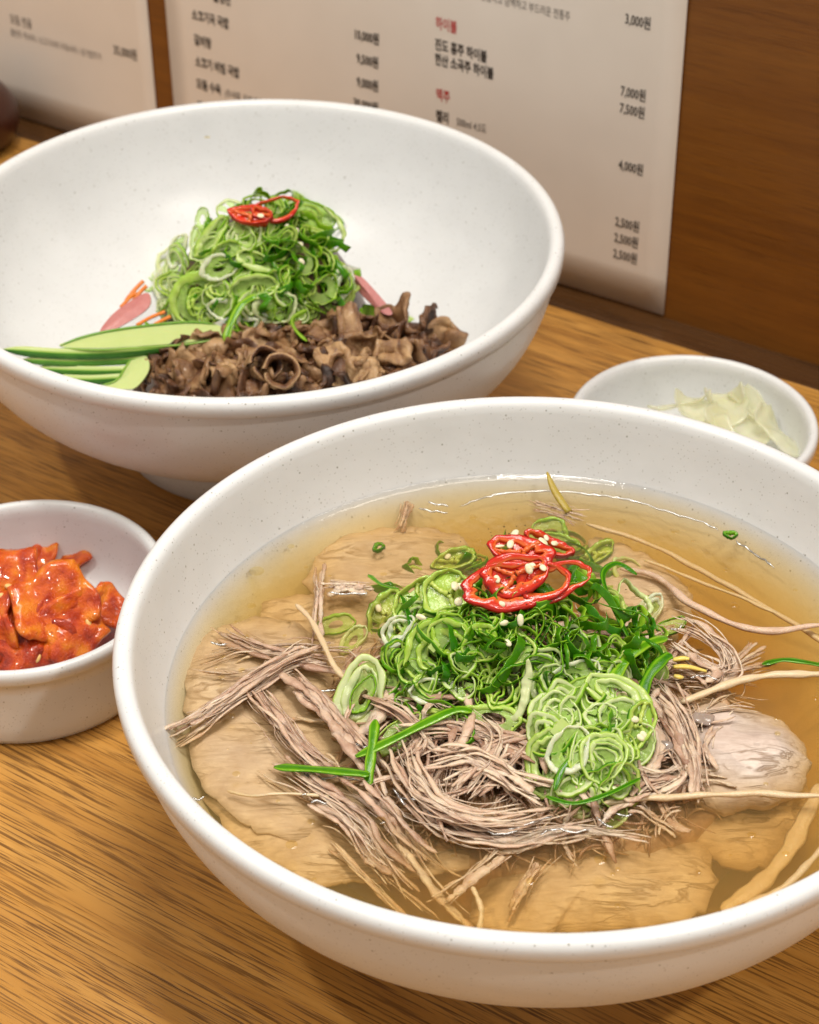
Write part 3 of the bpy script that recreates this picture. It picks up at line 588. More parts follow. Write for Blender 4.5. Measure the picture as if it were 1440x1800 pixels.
# core: packed strands under the greens (what nobody could count)
V = []; F = []; T = []
for k in range(1100):
    a = R.uniform(0, 2 * PI); q = math.sqrt(R.random()); x0 = FC.x - 2 + 56 * q * math.cos(a); y0 = FC.y - 8 + 48 * q * math.sin(a)
    th = R.uniform(0, PI); L = R.uniform(7, 17); cv = R.uniform(-.5, .5); o = R.uniform(0, 99); pts = []
    for i in range(8):
        t = (i / 7 - .5); x = x0 + L * t * math.cos(th + cv * t * 2); y_ = y0 + L * t * math.sin(th + cv * t * 2)
        pts.append(Vector((x, y_, h_meat(x, y_) - R.uniform(0, .2) - 2.6 * (k % 3) / 2 + .9 * math.cos(t * 3) + 1.2 * noise.noise(Vector((x * .12, y_ * .12, o))))))
    r0 = min(.8, R.lognormvariate(-1.0, .4))
    tube(V, F, T, pts, lambda t: r0 * min(1, 4 * min(t, 1 - t) + .3), 5, .7, R.uniform(.2, .85))
tag(build('shredded_beef_tangle', V, F, M_SHRED, None, (FC.x, FC.y, 56), T), 'tangle of fine shredded beef fibres around and under the scallion heap', 'shredded beef', kind='stuff')
# body of the mound so no broth shows through
V = []; F = []; T = []; NR, NA = 18, 72
for i in range(NR + 1):
    for j in range(NA):
        a = 2 * PI * j / NA; q = i / NR; x = FC.x - 2 + 62 * q * math.cos(a); y_ = FC.y - 8 + 54 * q * math.sin(a)
        V.append((x, y_, (h_meat(x, y_) - 2.4 + 1.0 * noise.noise(Vector((x * .2, y_ * .2, 0))) if i < NR else 30))); T.append(.25)
for i in range(NR):
    for j in range(NA): F.append((i * NA + j, i * NA + (j + 1) % NA, (i + 1) * NA + (j + 1) % NA, (i + 1) * NA + j))
tag(build('noodle_mound', V, F, M_SHRED, None, (FC.x, FC.y, 40), T), 'sunken mound of noodles and beef carrying the toppings', 'noodles', kind='stuff')

# distinct beef strands: (pixel path with heights, fibre count, spread)
HERO = [
 ([(296, 1288, 60.5), (350, 1262, 61.5), (420, 1215, 62), (490, 1168, 62), (560, 1135, 61)], 12, 3.2, 'thick pinkish beef strip reaching the left wall of the bowl'),
 ([(440, 1215, 60.5), (490, 1270, 61.5), (540, 1330, 61.5), (600, 1380, 60.5)], 11, 3.6, 'thick brown beef shred slanting down left of the oval scallion slice'),
 ([(500, 1180, 61), (560, 1230, 62.5), (610, 1290, 62.5), (650, 1340, 61)], 8, 2.6, 'beef shred just left of the oval pale scallion slice'),
 ([(330, 1180, 58), (420, 1150, 59.5), (520, 1140, 60.5), (620, 1150, 61)], 5, 3.0, 'fine beef fibres crossing the left slice'),
 ([(380, 1100, 59), (450, 1140, 60.5), (540, 1160, 61), (640, 1180, 62)], 5, 2.6, 'fine beef fibres running from the upper left slice to the heap'),
 ([(340, 1178, 59.5), (400, 1186, 60), (470, 1172, 60.5), (560, 1165, 61)], 3, 1.8, 'thin pair of pale beef fibres over the left slice'),
 ([(480, 1350, 59), (540, 1385, 60.8), (620, 1440, 60), (680, 1520, 57), (740, 1580, 53)], 8, 4.2, 'long frayed beef shred running down towards the near rim'),
 ([(560, 1400, 60.5), (620, 1450, 60.3), (660, 1500, 58.5), (700, 1530, 57)], 7, 3.4, 'frayed beef shred below the sunken green scallion leaf'),
 ([(620, 1380, 61), (680, 1430, 60.5), (720, 1480, 58.5), (760, 1520, 56)], 6, 3.2, 'beef shred beside the frayed pair at lower left'),
 ([(700, 1310, 62), (730, 1380, 64), (800, 1430, 63.5), (890, 1445, 62.5), (970, 1430, 61.5)], 12, 4.2, 'big curved pinkish beef shred below the heap centre'),
 ([(720, 1370, 62), (780, 1450, 61.5), (870, 1475, 60.8), (980, 1465, 60.5), (1040, 1455, 60.5)], 8, 3.0, 'long beef shred curving along the wet lower edge of the meat'),
 ([(780, 1420, 61), (880, 1492, 60), (1000, 1460, 60.5), (1140, 1478, 60)], 5, 2.2, 'pale thin beef shred ending in a point below the scallion lobe'),
 ([(720, 1290, 64), (800, 1280, 65), (880, 1300, 65), (940, 1330, 63)], 9, 4.0, 'beef shred tangle just above the curved pink shred'),
 ([(760, 1340, 64.5), (830, 1330, 65.5), (900, 1370, 64.5), (960, 1400, 62.5)], 9, 4.0, 'beef shred lying right of the big curved shred'),
 ([(1160, 1190, 63), (1200, 1250, 63.5), (1225, 1320, 62.5), (1235, 1385, 61)], 9, 3.0, 'reddish beef shred falling down right of the heap'),
 ([(1140, 1230, 63), (1180, 1300, 62.5), (1215, 1360, 61.5), (1220, 1390, 60.5)], 6, 2.2, 'beef shred parallel to the reddish one right of the heap'),
 ([(1170, 1090, 63), (1230, 1110, 62.5), (1275, 1150, 61.5), (1280, 1190, 60.8), (1245, 1210, 60.5)], 9, 3.2, 'hooked beef shred curling at the right of the scallions'),
 ([(1180, 1130, 62.5), (1220, 1160, 61.8), (1260, 1180, 61), (1240, 1210, 60.4)], 6, 2.6, 'short beef shred inside the hooked one'),
 ([(1240, 1200, 60.6), (1290, 1170, 60.2), (1340, 1140, 59)], 4, 2.4, 'thin beef fibres fanning out to the right in the broth'),
 ([(1260, 1195, 60.2), (1320, 1180, 59.6), (1370, 1172, 58.5)], 4, 2.6, 'second fan of beef fibres pointing right in the broth'),
 ([(1090, 1350, 62), (1150, 1365, 61.8), (1200, 1340, 61), (1160, 1310, 61)], 6, 2.6, 'looped beef shred right of the lower scallion lobe'),
 ([(1080, 1390, 61.5), (1150, 1390, 61), (1230, 1360, 60.5), (1310, 1372, 59.5)], 6, 3.0, 'beef shreds lying flat right of the scallion lobe'),
 ([(640, 1220, 64), (700, 1250, 65), (740, 1300, 64), (700, 1340, 62.5)], 6, 3.2, 'beef shred between the oval slice and the heap'),
 ([(830, 1250, 66), (880, 1290, 66), (860, 1340, 65), (820, 1380, 63.5)], 6, 3.4, 'upright beef shred under the scallion crescent'),
 ([(900, 1480, 60.2), (830, 1540, 58), (760, 1590, 55)], 5, 2.8, 'pale shred slanting down to the left near the rim'),
 ([(960, 1500, 59), (920, 1560, 56), (900, 1600, 53)], 3, 2.0, 'short sunken shred pointing down near the rim'),
 ([(570, 1470, 58), (640, 1540, 56), (700, 1600, 53), (740, 1640, 51)], 3, 1.0, 'thin strand running down to the near rim, left of three'),
 ([(640, 1510, 58), (700, 1560, 55), (780, 1625, 52)], 2, 0.8, 'thin strand running down to the near rim, second of three'),
 ([(700, 1480, 58), (760, 1560, 56), (830, 1635, 52)], 2, 0.9, 'thin strand running down to the near rim, right of three'),
 ([(555, 1130, 62), (558, 1050, 61), (562, 990, 60)], 3, 1.6, 'upright thin beef fibres at the upper left of the heap'),
 ([(720, 880, 59), (712, 905, 59), (700, 940, 56)], 4, 1.4, 'pale strip standing in the broth near the far rim'),
 ([(930, 885, 60), (980, 900, 60.5), (1025, 915, 60)], 5, 2.0, 'pale shreds behind the red chili'),
 ([(575, 1030, 61), (610, 1030, 61.3), (655, 1032, 61.5)], 6, 1.8, 'short pink beef shred left of the green chili slices'),
]
for k, (pp, cnt, sp, lab) in enumerate(HERO):
    strand('beef_shred', M_SHRED, [at(x, y_, z - (1.5 if z < 61.6 else .8 if z < 63.5 else .4)) for x, y_, z in pp], int(cnt * 2.4), sp * 1.15, lab, 'beef shred', 'strands of shredded beef in the soup', n=24, rad=.30, tone=(.38, .85))
ra = random.Random(5)
for k in range(165):
    a = ra.uniform(0, 2 * PI); q = ra.uniform(.38, 1.12); x0 = FC.x - 2 + 50 * q * math.cos(a); y0 = FC.y - 8 + 42 * q * math.sin(a)
    nf = ra.choice((1, 2, 3)); th = ra.uniform(0, PI); L = ra.uniform(12, 30); cv = ra.uniform(-1, 1); ctrl = []
    for i in range(5):
        t = i / 4 - .5; x = x0 + L * t * math.cos(th + cv * t); y_ = y0 + L * t * math.sin(th + cv * t)
        ctrl.append((x, y_, max(h_meat(x, y_) + 1.2, 59.4 if q < 1 else 56) + ra.uniform(0, 2.2)))
    cx_ = at(0, 0, 60); d_ = Vector((x0, y0, 60)) - CAM; sx, sy = 720 + FPX * d_.dot(_r) / d_.dot(_f), 900 - FPX * d_.dot(_u) / d_.dot(_f)
    side = 'left' if math.cos(a) < -.5 else 'right' if math.cos(a) > .5 else 'far' if math.sin(a) > 0 else 'near'
    strand('beef_shred', M_SHRED, ctrl, nf, 1.3, '%s %s beef fibre %s' % (('single', 'paired', 'threefold')[nf - 1], 'curved' if abs(cv) > .5 else 'straight', whereabouts(sx, sy, LM_S + [('the oval pale slice', 632, 1222), ('the sunken dark leaf', 560, 1355), ('the fatty chunk', 1300, 1300), ('the big curved pink shred', 850, 1440), ('the leaning sprout stem', 560, 1110)])), 'beef shred', 'strands of shredded beef in the soup', n=12, rad=.42, tone=(.3, .9), rnd=ra)

# pale bean sprout stems and other long strands in the broth
LONG = [
 ([(1195, 1235, 59.5), (1250, 1215, 60.2), (1320, 1192, 60.3), (1390, 1186, 60), (1460, 1187, 59)], 1.2, M_NOODLE, .6, 'thick pale sprout stem arching to the right above the fatty chunk'),
 ([(1030, 920, 58), (1150, 960, 57), (1300, 1040, 57), (1420, 1110, 57), (1460, 1140, 56)], .9, M_NOODLE, .5, 'long sunken strand running from the heap to the right rim'),
 ([(1090, 1000, 58), (1160, 1015, 59), (1210, 1060, 59.5), (1290, 1095, 60), (1360, 1108, 60.2), (1450, 1098, 60)], 1.2, M_SHRED, .75, 'wavy brown strand floating across the right side'),
 ([(1060, 1412, 60), (1160, 1402, 60.2), (1300, 1396, 60.2), (1450, 1400, 60)], 1.0, M_NOODLE, .45, 'straight tan strand floating right of the scallion lobe'),
 ([(1440, 1380, 56), (1400, 1470, 54), (1340, 1550, 53), (1270, 1600, 52)], 2.1, M_NOODLE, .3, 'broad tan strip sunk at the lower right'),
 ([(1460, 1470, 58), (1390, 1550, 57), (1310, 1590, 55)], .9, M_NOODLE, .5, 'thin strand following the lower right rim'),
 ([(830, 1560, 57), (845, 1600, 56), (842, 1640, 54)], .7, M_NOODLE, .7, 'short curved strand near the bottom rim'),
 ([(520, 1062, 62), (552, 1100, 63), (585, 1165, 64), (610, 1200, 64)], .85, M_NOODLE, .4, 'pale sprout stem leaning over the left side of the heap'),
 ([(1130, 985, 57), (1250, 1030, 57), (1380, 1085, 57)], .6, M_NOODLE, .6, 'fine sunken strand beside the long one at upper right'),
 ([(400, 1390, 58), (450, 1400, 59), (520, 1395, 60), (580, 1400, 60)], .5, M_NOODLE, .6, 'fine strand lying on the lower part of the left slice'),
]
for pp, r0, mt, tn, lab in LONG:
    V = []; F = []; T = []; P = cr([at(x, y_, z) for x, y_, z in pp], 40)
    P = [p + n3(p, .12, r0 * 9) * .5 for p in P]
    tube(V, F, T, P, lambda t: r0 * (1 + .15 * math.sin(t * 17 + r0) + .1 * math.sin(t * 41)) * min(1, 8 * min(t, 1 - t) + .3), 8, .75 if r0 < 1.5 else .3, tn)
    tag(build('broth_strand', V, F, mt, None, P[20], T), lab, 'strand', 'long strands floating in the broth')
def leaf_strip(pp, w_, label, mat=M_SCAL, tone=.8, hollow=True, name='scallion_leaf'):
    V = []; F = []; T = []; P = cr([at(*q) for q in pp], 26)
    tube(V, F, T, P, lambda t: w_ * (1 + .12 * math.sin(t * 14)) * min(1, 6 * min(t, 1 - t) + .35), 12, .28, lambda t, s: tone + .3 * math.cos(s * 25 + 1))
    return tag(build(name, V, F, mat, None, P[13], T), label, 'scallion', 'long scallion strips')
leaf_strip([(482, 1348, 61), (550, 1352, 62.4), (620, 1358, 63), (650, 1362, 63)], 1.7, 'dark green scallion leaf lying in the broth at the left')
leaf_strip([(625, 1330, 62.5), (690, 1300, 64.5), (750, 1270, 66), (800, 1248, 67.5), (830, 1250, 67)], 1.7, 'long bright green scallion strip slanting up to the heap', tone=.55)
leaf_strip([(660, 1265, 65), (655, 1310, 64), (650, 1350, 62.5), (648, 1380, 61)], 1.3, 'short dark scallion strip hanging down under the oval slice', tone=.75)
leaf_strip([(975, 1390, 64.5), (990, 1350, 67), (1030, 1310, 69), (1070, 1280, 70), (1110, 1272, 69)], .8, 'thin dark scallion thread curving over the pale lobe', tone=.9)
leaf_strip([(960, 1400, 64), (1010, 1412, 64), (1070, 1395, 64.5), (1125, 1368, 64)], .9, 'thin dark scallion thread under the pale lobe', tone=.8)
leaf_strip([(1340, 1168, 59.5), (1375, 1160, 59.8), (1410, 1163, 59.8), (1460, 1172, 59)], 1.1, 'dark green thread floating at the right rim', tone=.95)
leaf_strip([(1110, 1130, 70), (1075, 1060, 76), (1060, 1010, 78), (1085, 990, 78), (1120, 1010, 76)], .8, 'dark scallion thread looping at the right shoulder of the heap', tone=.85)
leaf_strip([(648, 1010, 68), (672, 1028, 70), (700, 1035, 72)], .8, 'dark scallion tip sticking out at the upper left of the heap', tone=.9)
leaf_strip([(1125, 1235, 66), (1140, 1190, 68), (1165, 1160, 69), (1180, 1150, 69)], 1.6, 'broad bluish green scallion strip at the right edge of the heap', tone=.8)
leaf_strip([(1075, 1200, 69), (1100, 1160, 70.5), (1130, 1135, 71), (1172, 1120, 69)], 1.8, 'broad folded green scallion strip at the right of the heap', tone=.7)

# scallion rings: filler over the dome, individually placed
GRP = 'scallion rings heaped on the beef soup'
def tone_name(k): return {'dark': 'dark green', 'mid': 'bright green', 'pale': 'pale green', 'curl': 'curled green'}[k]
def scatter_scal(n, sampler, hf, kinds, place, grp, rnd, lift=(-0.8, 1.8), tilt=.55):
    for k in range(n):
        px, py = sampler()
        if grp.endswith('soup') and abs(px - 925) < 85 and abs(py - 985) < 50 and rnd.random() < .6: continue
        p = on(px, py, hf); nn = normal_of(hf, p); kd_ = rnd.choices(list(kinds), weights=list(kinds.values()))[0]
        nn = (nn + Vector((rnd.gauss(0, tilt), rnd.gauss(0, tilt), 0)) + (CAM - p).normalized() * rnd.uniform(0, .5)).normalized()
        p = p + nn * rnd.uniform(*lift); sz = rnd.uniform(.8, 1.12)
        put({'curl': 'scallion_curl', 'dark': 'scallion_shred'}.get(kd_, 'scallion_ring'), rnd.choice(VAR[kd_]), p, nn, rnd.uniform(0, 6.28), '%s%s scallion %s %s %s' % ('small ' if sz < .9 else 'large ' if sz > 1.02 else '', tone_name(kd_), 'strip' if kd_ == 'curl' else 'hoop' if kd_ == 'dark' else 'ring', 'on edge' if nn.dot((CAM - p).normalized()) < .55 else 'flat', whereabouts(px, py, LM_S if grp.endswith('soup') else LM_B)), 'scallion', grp, sz)
rs = random.Random(21)
def in_poly(x, y_, P):
    c = False; j = len(P) - 1
    for i in range(len(P)):
        if (P[i][1] > y_) != (P[j][1] > y_) and x < (P[j][0] - P[i][0]) * (y_ - P[i][1]) / (P[j][1] - P[i][1]) + P[i][0]: c = not c
        j = i
    return c
def poly_sampler(P, rnd):
    xs = [p[0] for p in P]; ys = [p[1] for p in P]
    def f():
        while True:
            x, y_ = rnd.uniform(min(xs), max(xs)), rnd.uniform(min(ys), max(ys))
            if in_poly(x, y_, P): return x, y_
    return f
A_R = [(820, 1030), (960, 940), (1060, 970), (1130, 1060), (1170, 1130), (1150, 1200), (1020, 1210), (900, 1180), (800, 1130)]
A_L = [(650, 1060), (760, 990), (880, 960), (900, 1080), (880, 1180), (760, 1230), (680, 1190), (650, 1130)]
A_LOBE = [(930, 1180), (1110, 1180), (1125, 1280), (1120, 1370), (1070, 1405), (985, 1395), (960, 1320), (935, 1250)]
scatter_scal(95, poly_sampler(A_R, rs), h_scal, {'dark': 5, 'mid': 1.2, 'curl': 3}, lambda x, y_: 'on the right half of the soup heap', GRP, rs)
scatter_scal(80, poly_sampler(A_L, rs), h_scal, {'dark': 2, 'mid': 4, 'pale': 1, 'curl': 1.2}, lambda x, y_: 'on the left half of the soup heap', GRP, rs)
scatter_scal(56, poly_sampler(A_LOBE, rs), h_scal, {'mid': 2, 'pale': 5, 'dark': .5}, lambda x, y_: 'in the pale lobe below the soup heap', GRP, rs, tilt=.3)
scatter_scal(34, poly_sampler([(700, 1150), (1160, 1130), (1160, 1230), (930, 1240), (720, 1225)], rs), h_scal, {'mid': 3, 'dark': 3, 'pale': 1}, lambda x, y_: '', GRP, rs)
scatter_scal(7, poly_sampler([(600, 1150), (700, 1180), (900, 1250), (860, 1300), (700, 1260), (640, 1220)], rs), h_scal, {'mid': 2, 'dark': 2, 'curl': 1}, lambda x, y_: 'on the meat below the soup heap', GRP, rs)
# heroes
def ring_at(px, py, hf, ang, a, b_, wall, width, label, mat=M_PALE, lift=1.8, face=.5, seed=1, **kw):
    kw.setdefault('film', 1)
    rnd = random.Random(seed); hl = lambda a_, b3: hf(a_, b3) + lift
    p = on(px, py, hl); nn = (normal_of(hf, p) * (1 - face) + (CAM - p).normalized() * face).normalized()
    me = ring_mesh('scallion_ring', mat, a, b_, wall, width, rnd, nseg=44, **kw)
    return put('scallion_ring', me, p, nn, ang, label, 'scallion', GRP)
ring_at(632, 1222, h_scal, 1.18, 11.2, 6.2, 2.6, 2.0, 'big oval pale scallion slice leaning at the left of the soup heap', seed=2, irr=.04, warp=.2, nest=1, face=.85, t_in=-.2, t_out=.3, lift=4.5)
ring_at(638, 1222, h_scal, 1.18, 5.6, 2.8, .7, 1.6, 'dark inner layer of the oval scallion slice', mat=M_SCAL, seed=3, irr=.08, warp=.3, face=.85, t_in=.4, t_out=.7, lift=5.2)
ring_at(770, 1140, h_scal, .3, 9.5, 8.2, 1.7, 2.0, 'wide bright green scallion hoop on the near left slope', mat=M_SCAL, seed=4, irr=.07, nest=1, t_in=.05, t_out=.62, lift=2.6, face=.6)
ring_at(800, 1120, h_scal, .9, 6.0, 7.0, 1.3, 2.0, 'medium green hoop right beside the wide one', mat=M_SCAL, seed=5, irr=.1, t_in=.2, t_out=.7, lift=2.6)
ring_at(845, 1130, h_scal, .2, 5.6, 4.8, 1.2, 2.0, 'small bright green hoop in the centre of the near slope', mat=M_SCAL, seed=6, irr=.1, t_in=.1, t_out=.7, lift=3, face=.6)
ring_at(900, 1200, h_scal, 1.5, 9.5, 5.5, 2.2, 2.2, 'white curled scallion crescent in the centre of the heap', seed=7, arc=.55, irr=.05, warp=.8, t_in=-.3, t_out=-.2, lift=6, face=.6)
ring_at(955, 1225, h_scal, .2, 8.5, 7, 1.5, 2.2, 'yellow-green scallion hoop right of the white crescent', seed=8, arc=.7, irr=.06, warp=.6, t_in=.2, t_out=.7, lift=3.2, face=.6)
ring_at(590, 1098, h_scal, .3, 5.4, 3.3, .7, 1.2, 'lone green ring floating at the left of the heap', mat=M_SCAL, seed=9, irr=.06, t_in=.2, t_out=.6, lift=4, face=.5)
ring_at(620, 1125, h_scal, 1.0, 5.0, 3.0, 1.1, 1.4, 'translucent pale ring beside the lone green ring', seed=10, irr=.1, t_in=.0, t_out=.1, lift=2.5)
ring_at(960, 1340, h_scal, 1.45, 9.5, 5.5, 1.4, 1.8, 'tall yellow-green ring on the left of the pale lobe', seed=12, irr=.08, nest=1, t_in=.2, t_out=.8, lift=2.5, face=.5)
ring_at(1060, 1330, h_scal, 1.3, 7.5, 5.5, 1.2, 1.8, 'pale ring on the lower right of the lobe', seed=13, irr=.1, nest=1, t_in=.1, t_out=.7, lift=2.5, face=.5)
ring_at(1090, 1225, h_scal, -.5, 10.5, 5.0, 2.4, 1.6, 'broad pale scallion slice on top of the lobe', seed=14, irr=.06, nest=1, t_in=.05, t_out=.55, lift=3.2, face=.6)
ring_at(860, 1265, h_scal, -.25, 8.5, 4.5, 1.2, 1.5, 'pale yellow ring lying under the heap on the meat', seed=15, irr=.1, t_in=.2, t_out=.7, lift=1.8)
ring_at(700, 1290, h_scal, .9, 7.0, 3.4, .5, 1.0, 'very thin translucent ring under the oval slice', mat=M_SCAL, seed=16, irr=.12, t_in=.2, t_out=.35, lift=2.2)
ring_at(1180, 1100, h_scal, .3, 5.0, 2.2, .5, 1.2, 'thin ring poking out at the right tip of the heap', mat=M_SCAL, seed=17, irr=.1, t_in=.5, t_out=.9, lift=5)
ring_at(1105, 1005, h_scal, -.9, 6.0, 4.0, 1.1, 1.6, 'pale green loop at the upper right shoulder of the heap', seed=18, arc=.7, irr=.1, warp=1, t_in=.1, t_out=.6, lift=3)
ring_at(1110, 1060, h_scal, .5, 6.5, 5.5, 1.0, 2.0, 'translucent white ring at the right shoulder of the heap', seed=19, arc=.75, irr=.1, warp=1, t_in=.0, t_out=.2, lift=2)
ring_at(965, 935, h_scal, .1, 6.5, 4.2, 1.1, 1.6, 'green ring rising behind the red chili', mat=M_SCAL, seed=20, irr=.08, t_in=.1, t_out=.7, lift=4.5, face=.6)
ring_at(985, 955, h_scal, -.4, 6.0, 3.2, 1.0, 1.6, 'second green ring behind the red chili, lower right', mat=M_SCAL, seed=22, irr=.08, t_in=.2, t_out=.75, lift=4, face=.6)
ring_at(1075, 1425, h_scal, .8, 5.5, 4.0, .7, 1.2, 'clear thin ring at the wet bottom of the pale lobe', seed=23, irr=.08, t_in=.1, t_out=.2, lift=1.6)
for k, (x_, y_, a_, ar, br2, lb) in enumerate([(1010, 1190, .3, 7, 4.5, 'white translucent ring above the pale lobe'), (700, 1110, .8, 5.5, 4, 'white ring under the green chili slices'), (1000, 1320, 1.2, 7, 5, 'white-green ring in the middle of the pale lobe'), (1140, 1075, .9, 6, 3.5, 'white ring at the right shoulder, half hidden'), (760, 1215, .2, 6.5, 3.5, 'whitish ring at the near foot of the heap')]):
    ring_at(x_, y_, h_scal, a_, ar, br2, 1.4, 1.3, lb, mat=M_SWHITE, seed=120 + k, irr=.09, t_in=0, t_out=.4, lift=3.6, face=.5, nest=k % 2)
# small oil-green bits drifting far away
for (x, y_, lab) in ((1284, 940, 'tiny green scallion ring floating near the far right rim'), (666, 962, 'tiny green scallion bit sunk at the upper left')):
    p = at(x, y_, 60.2 if x > 1000 else 58.4); put('scallion_ring', ring_mesh('scallion_ring', M_SCAL, 2.0, 1.7, 1.1, 1.2, random.Random(x), t_in=.5, t_out=.95, warp=.1), p, (0, 0, 1), .3, lab, 'scallion')

# green chili slices: thick ring, pale core, seeds inside
def chili_slice(px, py, hf, ang, a, b_, label, red=False, lift=2.5, face=.6, seed=1, wall=1.5, width=2.6, core=True, arc=1.0, warp=.4, seeds=2, p=None, nn=None):
    rnd = random.Random(seed); mat = M_CHILI if red else M_GCHILI
    if p is None: p = on(px, py, lambda a_, b3: hf(a_, b3) + lift)
    if nn is None: nn = (normal_of(hf, p) * (1 - face) + (CAM - p).normalized() * face).normalized()
    q = frame_rot(nn, ang)
    root = put('chili_slice', ring_mesh('chili_slice', mat, a, b_, wall, width, rnd, arc=arc, warp=warp, irr=.09, nseg=44, t_in=.04, t_out=1), p, nn, ang, label, 'chili slice', ('red' if red else 'green') + ' chili slices on the bowls')
    if core:      # ragged ribs running in from the wall round a thin membrane
        V = []; F = []; T = []; o = rnd.uniform(0, 6)
        for k in range(3):
            t0 = o + k * 2.1 + rnd.uniform(-.3, .3); P = [Vector((a * q * math.cos(t0 + .3 * (1 - q)), b_ * q * math.sin(t0 + .3 * (1 - q)), rnd.uniform(-.3, .3))) for q in (.85, .6, .35, .05)]
            tube(V, F, T, cr(P, 9), lambda t: .55 + .5 * abs(t - .4) + .2 * math.sin(t * 20 + k), 6, 1.1, .06)
        n = 20; b0 = len(V)
        for k in range(5):
            for j in range(n):
                t = 2 * PI * j / n; f = k / 4 * .86 + .04; V.append((a * f * math.cos(t), b_ * f * math.sin(t), -.5 + .9 * noise.noise(Vector((f * 2 * math.cos(t), f * 2 * math.sin(t), o))))); T.append(.22 if red else .15 + .25 * (k / 4))
        for k in range(4):
            for j in range(n):
                if noise.noise(Vector((k * .8, j * .55, o))) > .42: continue
                F.append((b0 + k * n + j, b0 + k * n + (j + 1) % n, b0 + (k + 1) * n + (j + 1) % n, b0 + (k + 1) * n + j))
        obj('chili_core', mesh('chili_core', V, F, mat, T), root)
    for k in range(seeds):
        t = rnd.uniform(0, 6.28); s = obj('seed', CHSEED, root, (a * .5 * math.cos(t), b_ * .5 * math.sin(t), width * .4), Matrix.Rotation(rnd.uniform(0, 3), 3, 'Z').to_quaternion(), rnd.uniform(.7, .95))
    return root
chili_slice(678, 1082, h_scal, 1.2, 8.0, 5.2, 'green chili slice with yellow core at the left edge of the heap', seed=31, lift=3)
chili_slice(738, 1062, h_scal, .7, 8.5, 6.8, 'large green chili slice beside the left edge one, seeds on it', seed=32, lift=2.6)
chili_slice(790, 1045, h_scal, .9, 7.5, 7.0, 'green chili slice just left of the red chili', seed=33, lift=3, seeds=1)
chili_slice(1124, 1275, h_scal, 1.35, 7.2, 3.6, 'green chili slice standing at the right edge of the lobe', seed=34, lift=3.5, face=.7, seeds=3)
chili_slice(800, 985, h_scal, .35, 7.5, 3.2, 'flat green chili slice at the upper left of the heap', seed=35, lift=3, face=.4, seeds=1)
chili_slice(1050, 975, h_scal, .5, 6.0, 2.8, 'green chili slice at the upper right of the heap', seed=36, lift=3, face=.4, seeds=0)
# red chili pile on top
CN = Vector((0.02, -.62, .8))
chili_slice(905, 1030, h_scal, .15, 13.5, 7.2, 'long open red chili ring at the bottom of the red pile', red=True, seed=41, lift=5.5, core=False, seeds=0, wall=3.0, width=1.7, nn=Vector((.05, -.55, .85)))
chili_slice(975, 1022, h_scal, .28, 9.6, 5.2, 'open red chili loop pointing right', red=True, seed=42, lift=6.5, core=False, seeds=0, wall=2.4, width=1.6, nn=Vector((.1, -.6, .8)))
chili_slice(905, 1010, h_scal, .25, 9.8, 5.6, 'red chili slice with orange core in the middle of the pile', red=True, seed=43, lift=7.5, core=True, seeds=2, wall=3.2, width=1.6, nn=Vector((-.05, -.6, .8)))
chili_slice(918, 972, h_scal, -.15, 9.2, 5.4, 'red chili slice lying highest on the pile', red=True, seed=44, lift=8, core=True, seeds=2, wall=3.2, width=1.6, nn=Vector((.05, -.35, .93)))
chili_slice(965, 958, h_scal, -.35, 7.6, 3.0, 'small red chili slice at the upper right of the pile', red=True, seed=45, lift=8, core=False, seeds=1, wall=1.8, nn=Vector((.1, -.4, .9)))
for k, (x, y_) in enumerate([(878, 960), (910, 952), (955, 952), (930, 1000), (955, 998), (800, 1030), (806, 1058), (893, 1130), (886, 1095), (915, 1090), (905, 938), (975, 955), (740, 1085), (880, 1062)]):
    lf = 10 if 840 < x < 990 and y_ < 1040 else 5.2; p = on(x, y_, lambda a_, b3: h_scal(a_, b3) + lf); nn = (normal_of(h_scal, p) + (CAM - p).normalized()).normalized()
    put('chili_seed', CHSEED, p, (nn + Vector((rs.gauss(0, .35), rs.gauss(0, .35), 0))).normalized(), rs.uniform(0, 3), 'round cream chili seed, %s' % whereabouts(x, y_, LM_S + [('the lone high red slice', 955, 955)]), 'seed', 'loose chili seeds on the soup heap', (rs.uniform(.75, 1.15), rs.uniform(.7, 1.15), 1))
# ground pepper
V = []; F = []
for k in range(170):
    x, y_ = (rs.gauss(905, 45), rs.gauss(990, 32)) if k < 110 else (rs.uniform(700, 1120), rs.uniform(1000, 1300))
    lf = 9.6 if k < 110 else 4.5; p = on(x, y_, lambda a_, b3: h_scal(a_, b3) + lf); s = rs.uniform(.12, .32)
    b0 = len(V)
    for d in ((1, 0, 0), (-1, 0, 0), (0, 1, 0), (0, -1, 0), (0, 0, 1), (0, 0, -1)): V.append(p + Vector(d) * s * rs.uniform(.6, 1.3))
    for f in ((0, 2, 4), (2, 1, 4), (1, 3, 4), (3, 0, 4), (2, 0, 5), (1, 2, 5), (3, 1, 5), (0, 3, 5)): F.append(tuple(b0 + i for i in f))
tag(build('ground_pepper', V, F, M_PEPPER, None, on(905, 990, h_scal), smooth=False), 'ground black pepper sprinkled on the red chili of the soup', 'pepper', kind='stuff')
